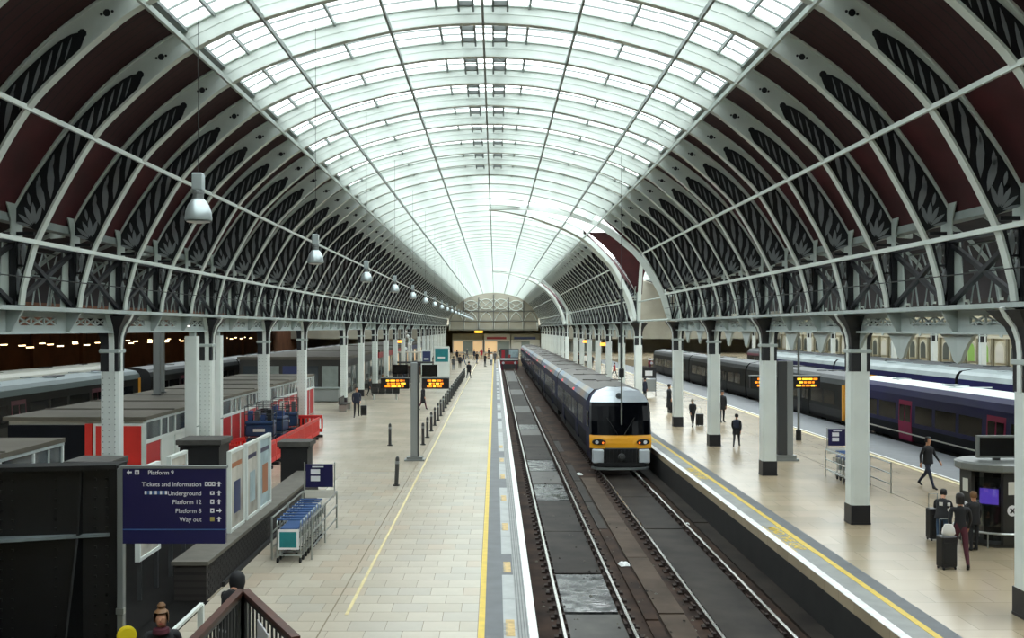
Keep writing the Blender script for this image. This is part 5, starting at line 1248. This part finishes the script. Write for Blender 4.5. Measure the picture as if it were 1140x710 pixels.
# ------------------------------------------------------------------ people
def pose_mesh(stride=.0, arm_l=(0, 0), arm_r=(0, 0), lean=0.0, head_turn=0.0, head_down=0.0, H=1.75):
    """body grown with the skin modifier; faces -Y. arms: (swing, bend) in radians. returns mesh and bone list"""
    V, E, R, T = [], [], [], []           # T: region for each edge
    def v(p, r): V.append(Vector(p)); R.append(r if isinstance(r, tuple) else (r, r)); return len(V) - 1
    def e(a, b, t): E.append((a, b)); T.append(t)
    s = H / 1.75
    def ln(p):                             # lean forward from the hips
        p = Vector(p); 
        if p.z > .95: d = p.z - .95; return Vector((p.x, p.y - math.sin(lean) * d, .95 + math.cos(lean) * d))
        return p
    pel = v((0, 0, .96), (.15, .11)); ab = v(ln((0, 0, 1.10)), (.145, .10)); ch = v(ln((0, 0, 1.30)), (.165, .115)); nk = v(ln((0, -.0, 1.47)), .055)
    hc = v(ln((0, -.015 - head_down * .08, 1.555 - head_down * .02)), (.073, .085)); hm = v(ln((0, -.02 - head_down * .12, 1.635 - head_down * .03)), (.078, .096)); ht = v(ln((0, -.01 - head_down * .13, 1.715 - head_down * .04)), (.058, .072))
    e(pel, ab, 'top'); e(ab, ch, 'top'); e(ch, nk, 'top'); e(nk, hc, 'skin'); e(hc, hm, 'skin'); e(hm, ht, 'skin')
    for sd, st in ((-1, stride), (1, -stride)):
        hip = v((sd * .095, 0, .90), .088); a = st
        kn = Vector((sd * .10, -math.sin(a) * .44, .90 - math.cos(a) * .42)); a2 = a - (.35 if a < 0 else .05) * min(1, abs(st) * 3)
        an = kn + Vector((sd * .005, -math.sin(a2) * .42, -math.cos(a2) * .40))
        k_ = v(kn, .062); a_ = v(an, .042); 
        tl = -.45 if a < -.05 else 0
        toe = v(an + Vector((sd * .02, -.16 * math.cos(tl), -.05 + .16 * math.sin(tl))), (.04, .03)); he = v(an + Vector((0, .035, -.045)), .035)
        e(pel, hip, 'bot'); e(hip, k_, 'bot'); e(k_, a_, 'bot'); e(a_, toe, 'shoe'); e(a_, he, 'shoe')
    for sd, (sw, bd) in ((-1, arm_l), (1, arm_r)):
        sh = v(ln((sd * .185, .0, 1.40)), .062); spos = V[sh]
        el = spos + Vector((sd * .05, -math.sin(sw) * .28, -math.cos(sw) * .28)); a2 = sw + bd
        wr = el + Vector((-sd * .02, -math.sin(a2) * .25, -math.cos(a2) * .25)); d = Vector((0, -math.sin(a2), -math.cos(a2)))
        q = v(el, .046); w = v(wr, .031); pm = v(wr + d * .07, (.036, .022)); e(ch, sh, 'top'); e(sh, q, 'top'); e(q, w, 'top'); e(w, pm, 'skin')
        n = Vector((0, -math.cos(a2), math.sin(a2)))
        for fo, fl in ((-.024, .062), (-.008, .075), (.008, .070), (.024, .055)):
            f1 = v(V[pm] + d * .03 + n * fo, .0095); f2 = v(V[f1] + d * fl * .55 + Vector((-sd * .012, 0, 0)), .009); f3 = v(V[f2] + d * fl * .45 + Vector((-sd * .02, 0, 0)), .008)
            e(pm, f1, 'skin'); e(f1, f2, 'skin'); e(f2, f3, 'skin')
        t1_ = v(wr + d * .03 + n * .035, .011); t2_ = v(V[t1_] + d * .04 + n * .018, .009); e(w, t1_, 'skin'); e(t1_, t2_, 'skin')
    me = bpy.data.meshes.new('person'); me.from_pydata([tuple(p * s) for p in V], E, []); o = bpy.data.objects.new('person_rig', me); col.objects.link(o)
    md = o.modifiers.new('Skin', 'SKIN'); sk = me.skin_vertices[0].data
    for i, r in enumerate(R): sk[i].radius = (r[0] * s, r[1] * s)
    sk[0].use_root = True; md.branch_smoothing = .4; md.use_smooth_shade = True
    sb = o.modifiers.new('Sub', 'SUBSURF'); sb.levels = 1; sb.render_levels = 1
    dg = bpy.context.evaluated_depsgraph_get(); dg.update(); out = bpy.data.meshes.new_from_object(o.evaluated_get(dg))
    bpy.data.objects.remove(o); bpy.data.meshes.remove(me)
    zmin = min(vv.co.z for vv in out.vertices)
    for vv in out.vertices: vv.co.z -= zmin
    segs = [(V[a] * s - Vector((0, 0, zmin)), V[b] * s - Vector((0, 0, zmin)), t) for (a, b), t in zip(E, T)]
    idx = {'top': 0, 'bot': 1, 'skin': 2, 'shoe': 3}; mi = []
    for p in out.polygons:
        c = p.center; best = None
        for a, b, t in segs:
            ab_ = b - a; f = max(0, min(1, (c - a).dot(ab_) / max(1e-9, ab_.length_squared))); d = (a + ab_ * f - c).length
            if best is None or d < best[0]: best = (d, t)
        mi.append(idx[best[1]])
    for _ in range(4): out.materials.append(None)
    out.polygons.foreach_set('material_index', mi); out.polygons.foreach_set('use_smooth', [True] * len(mi))
    hp = V[hm] * s - Vector((0, 0, zmin)); chp = V[ch] * s - Vector((0, 0, zmin)); pp_ = V[pel] * s - Vector((0, 0, zmin))
    return out, hp, chp, pp_, s
POSES = {
    'stand': pose_mesh(.03, (.05, .15), (.0, .15)),
    'walk': pose_mesh(.38, (-.35, .3), (.35, .4)),
    'stroll': pose_mesh(-.25, (.25, .3), (-.25, .2)),
    'pull': pose_mesh(.30, (.25, .4), (-.45, -.05)),
    'phone': pose_mesh(.04, (.35, 1.5), (.0, .15), head_down=.6),
    'lean': pose_mesh(.05, (.6, .9), (.5, 1.0), lean=.35, head_down=.5),
    'stairs': pose_mesh(.30, (.3, .7), (-.2, .3), head_down=.7),
}
def person(name_pose, x, y, rz, h, top, bot, hair, label, z=0, coat=None, shoe='shoe', extras=None, group=None, face=False):
    src, hp, chp, pp_, s = POSES[name_pose]; me = src.copy()
    for i, m in enumerate((top, bot, 'skin', shoe)): me.materials[i] = MATS[m]
    k = h / 1.75; o = put('person', me, None, (x, y, z), rz); o.scale = (k, k, k); tag(o, label, 'person', group)
    # hair cap
    mb = MB(); long_ = hair.endswith('+'); hair = hair.rstrip('+')
    prof = [(.075, -.12 if long_ else -.02), (.098, -.03), (.104, .03), (.090, .085), (.055, .118), (.01, .128)]
    N = 16; R_ = [(.10, -.13 if long_ else -.055), (.104, -.02), (.106, .03), (.094, .085), (.058, .118), (.0, .128)]
    for i, (r, z_) in enumerate(R_):
        for k_ in range(N): a_ = 2 * PI * k_ / N; mb.v.append((r * .92 * math.cos(a_), .012 + r * 1.08 * math.sin(a_), z_))
    for i in range(len(R_) - 1):
        for k_ in range(N):
            front = math.sin(2 * PI * (k_ + .5) / N) < -.35
            if front and i < (3 if face else 2): continue
            mb.f.append((i * N + k_, i * N + (k_ + 1) % N, (i + 1) * N + (k_ + 1) % N, (i + 1) * N + k_)); mb.m.append(0)
    mb.build('hair', hair, o, tuple(hp), smooth=True)
    if coat:
        m, z0_, fl = coat; mb = MB(); zt = chp.z + .14
        mb.lathe([(.20 * fl, z0_), (.205 * fl, z0_ + .02), (.185, pp_.z + .05), (.175, pp_.z + .2), (.195, chp.z), (.17, zt - .04), (.08, zt + .02)], (0, (chp.y) * .5, 0), 16, 1.0, .72); 
        for i, vv in enumerate(mb.v): f = max(0, (vv[2] - pp_.z)) / max(.1, chp.z - pp_.z); mb.v[i] = (vv[0], vv[1] - chp.y * .5 + chp.y * min(1.1, f), vv[2])
        mb.build('coat', m, o, smooth=True)
    if face:
        mb = MB(); mb.faces([(0, -.115, .0), (-.014, -.098, -.018), (.014, -.098, -.018), (0, -.10, .03)], [(0, 1, 2), (0, 3, 1), (0, 2, 3)]); mb.build('nose', 'skin', o, tuple(hp))
        for sx in (-1, 1): MB().lathe([(.004, -.004), (.009, 0), (.004, .004)], (0, 0, 0), 8).build('eye', 'hair_dark', o, (hp.x + sx * .03, hp.y - .094, hp.z + .018))
        MB().box(-.022, .022, -.004, .004, -.003, .003).build('mouth', 'cl_red', o, (hp.x, hp.y - .094, hp.z - .045))
    for ex in (extras or []):
        ex(o, hp, chp, pp_)
    return o
def backpack(m):
    def f(o, hp, chp, pp_): MB().box(-.15, .15, .10, .27, chp.z - .28, chp.z + .16).build('backpack', m, o, bevel=.05)
    return f
def scarf(m):
    def f(o, hp, chp, pp_): MB().lathe([(.09, -.20), (.11, -.18), (.10, -.13), (.06, -.12)], (0, 0, 0), 12).build('scarf', m, o, tuple(hp), smooth=True)
    return f
def bun(m):
    def f(o, hp, chp, pp_): MB().lathe([(.01, 0), (.05, .02), (.055, .05), (.03, .085), (.005, .09)], (0, .03, .11), 10).build('hair_bun', m, o, tuple(hp), smooth=True)
    return f
def hood(m):
    def f(o, hp, chp, pp_): MB().lathe([(.11, -.16), (.135, -.06), (.13, .04), (.09, .11), (.02, .14)], (0, .035, 0), 14).build('hood', m, o, tuple(hp), smooth=True)
    return f
def stripes_(m):
    def f(o, hp, chp, pp_):
        for zz in (.0, -.16): MB().box(-.21, -.14, -.10, .02, chp.z + zz - .03, chp.z + zz + .05).build('sleeve_stripe', m, o)
        MB().box(-.03, .07, .12, .14, chp.z - .02, chp.z + .08).build('back_emblem', m, o)
    return f
def at(x, y, z=0): return ground(x, y, z)
def ppl(pose, px, py, hpx, rz, top, bot, hair, label, **k):
    X_, Y_ = at(px, py, k.get('z', 0)); h = hpx / F * Y_
    return person(pose, X_, Y_, rz, max(1.5, min(1.95, h)), top, bot, hair, label, **k)
def suitcase(x, y, rz, label, h=.62, m='case_black'):
    e = empty('suitcase', (x, y, 0), rz); tag(e, label, 'suitcase'); MB().box(-.2, .2, -.13, .13, .05, h).build('shell', m, e, bevel=.03)
    MB().tube([(-.12, .1, h), (-.12, .1, h + .36), (.12, .1, h + .36), (.12, .1, h)], .012, 5).build('handle', 'tube_grey', e); MB().box(-.16, .16, -.14, -.13, .15, h - .15).build('front_pocket', 'rubber', e)
    for sx in (-.15, .15):
        for sy in (-.1, .1): w = MB().lathe([(.03, -.012), (.03, .012)], n=8).build('wheel', 'rubber', e, (sx, sy, .03)); w.rotation_euler = (0, PI / 2, 0)
    return e
# travellers on the platform beside the train
ppl('walk', 1033, 543, 59, .5, 'cl_black', 'cl_navy', 'hair_dark', 'man in a black jacket walking past the pink-doored blue train', coat=('cl_black', .80, 1.0), face=True)
p0 = at(1068, 633); ppl('stroll', 1069, 632, 84, 2.9, 'cl_black', 'cl_maroon', 'hair_dark+', 'person in a dark top and maroon trousers standing beside a black suitcase', face=True)
c = at(1054, 633); suitcase(c[0], c[1], .2, 'black suitcase with a white bag on it, nearest the camera', .78)
wb_ = MB().lathe([(.12, 0), (.16, .05), (.14, .16), (.10, .24), (.09, .26)], (0, 0, 0), 10, 1, .6).build('handbag', 'cl_white', None, (c[0] + .03, c[1] - .02, .78), smooth=True); tag(wb_, 'white carrier bag resting on the black suitcase', 'bag')
ppl('lean', 1049, 609, 66, 2.6, 'cl_black', 'cl_denim', 'hair_dark', 'person in a black jacket with white patches bending towards the help kiosk', coat=('cl_black', .85, 1.1), extras=[stripes_('cl_white')])
c = at(1041, 601); suitcase(c[0], c[1], .1, 'tall dark suitcase behind the bending person', .85)
ppl('stand', 1084, 613, 66, 3.3, 'cl_black', 'cl_black', 'hair_blond', 'fair-haired person in black using the help kiosk', coat=('cl_black', .80, 1.05))
ppl('walk', 820, 497, 38, 2.8, 'cl_black', 'cl_black', 'hair_dark', 'person in a black coat with a blue backpack walking between the white columns', coat=('cl_black', .62, 1.05), extras=[backpack('cl_navy')])
ppl('pull', 771, 475, 32, 3.3, 'cl_black', 'cl_black', 'hair_grey', 'grey-haired person in black pulling a suitcase towards the concourse', coat=('cl_black', .8, 1.0), extras=[])
c = at(779, 474); suitcase(c[0], c[1], .3, 'black suitcase pulled by the grey-haired person', .70)
ppl('stand', 745, 460, 33, 1.6, 'cl_black', 'cl_black', 'hair_dark', 'person in a long black coat waiting beyond the train front', coat=('cl_black', .35, 1.1))
c = at(750, 460); suitcase(c[0], c[1], .3, 'dark suitcase beside the person in the long coat', .75)
ppl('stand', 804, 470, 36, .3, 'cl_black', 'cl_black', 'hair_dark', 'person in black half hidden behind a white column', coat=('cl_black', .7, 1.0))
ppl('stand', 718, 445, 25, 2, 'cl_navy', 'cl_black', 'hair_dark', 'person in navy standing by the information stand', coat=('cl_navy', .7, 1.05))
# travellers on the kiosk side
ppl('walk', 397, 464, 36, 0.1, 'cl_navy', 'cl_black', 'hair_dark', 'person in a navy jacket walking with a suitcase past the bollards', coat=('cl_navy', .8, 1.0), face=True)
c = at(405, 463); suitcase(c[0], c[1], .1, 'small black suitcase beside the person in navy', .68)
ppl('stroll', 471, 456, 28, 1.2, 'cl_black', 'cl_maroon', 'hair_dark', 'person in black passing behind the departure post', coat=('cl_black', .45, 1.05))
ppl('walk', 522, 421, 20, 2.9, 'cl_black', 'cl_black', 'hair_dark', 'person in black walking away along the walkway beside the bollards', coat=('cl_black', .6, 1.1))
crowd = [(482, 418, 'cl_black'), (490, 420, 'cl_red'), (497, 417, 'cl_black'), (505, 412, 'cl_grey'), (512, 410, 'cl_black'), (516, 406, 'cl_navy'), (531, 405, 'cl_black'), (540, 408, 'cl_black'), (547, 406, 'cl_white'), (551, 404, 'cl_grey'), (528, 401, 'cl_navy'), (536, 400, 'cl_red'), (544, 399, 'cl_black'), (557, 399, 'cl_black'), (520, 400, 'cl_grey'), (509, 402, 'cl_black'), (426, 436, 'cl_black'), (431, 437, 'cl_grey'), (412, 441, 'cl_black'), (450, 428, 'cl_navy')]
adj = ['black', 'red', 'grey', 'navy', 'white']
seen = {}
for i, (px, py, t) in enumerate(crowd):
    cn = t[3:]; ppl(('stand', 'walk', 'stroll', 'phone')[i % 4], px, py, 16, random.uniform(0, 6.2), t, random.choice(('cl_black', 'cl_denim', 'cl_grey')), random.choice(('hair_dark', 'hair_dark+', 'hair_grey', 'hair_blond')), 'distant traveller in %s on the walkway towards the concourse' % cn, coat=(t, .7, 1.0), group='distant travellers in %s' % cn)
far_r = [(632, 409, 'cl_black'), (640, 410, 'cl_white'), (647, 412, 'cl_black'), (655, 415, 'cl_navy'), (663, 418, 'cl_black'), (672, 421, 'cl_red'), (680, 424, 'cl_black')]
for i, (px, py, t) in enumerate(far_r):
    ppl(('stand', 'walk')[i % 2], px + 12, py - 2, 16, random.uniform(0, 6), t, 'cl_black', 'hair_dark', 'distant traveller in %s on the platform behind the train roof' % t[3:], coat=(t, .7, 1.0), group='distant travellers behind the train in %s' % t[3:])
# people on the stairs
person('stairs', -4.12, 12.0, .25, 1.66, 'cl_black', 'cl_black', 'hair_blond', 'woman with fair hair in a bun coming up the footbridge stairs', z=.55, coat=('cl_black', .7, 1.0), face=True, extras=[bun('hair_blond'), scarf('cl_maroon')])
person('lean', -4.25, 15.5, 2.9, 1.70, 'cl_black', 'cl_grey', 'hair_dark', 'person in a dark hood at the foot of the staircase', coat=('cl_black', .7, 1.05), extras=[hood('cl_black')])
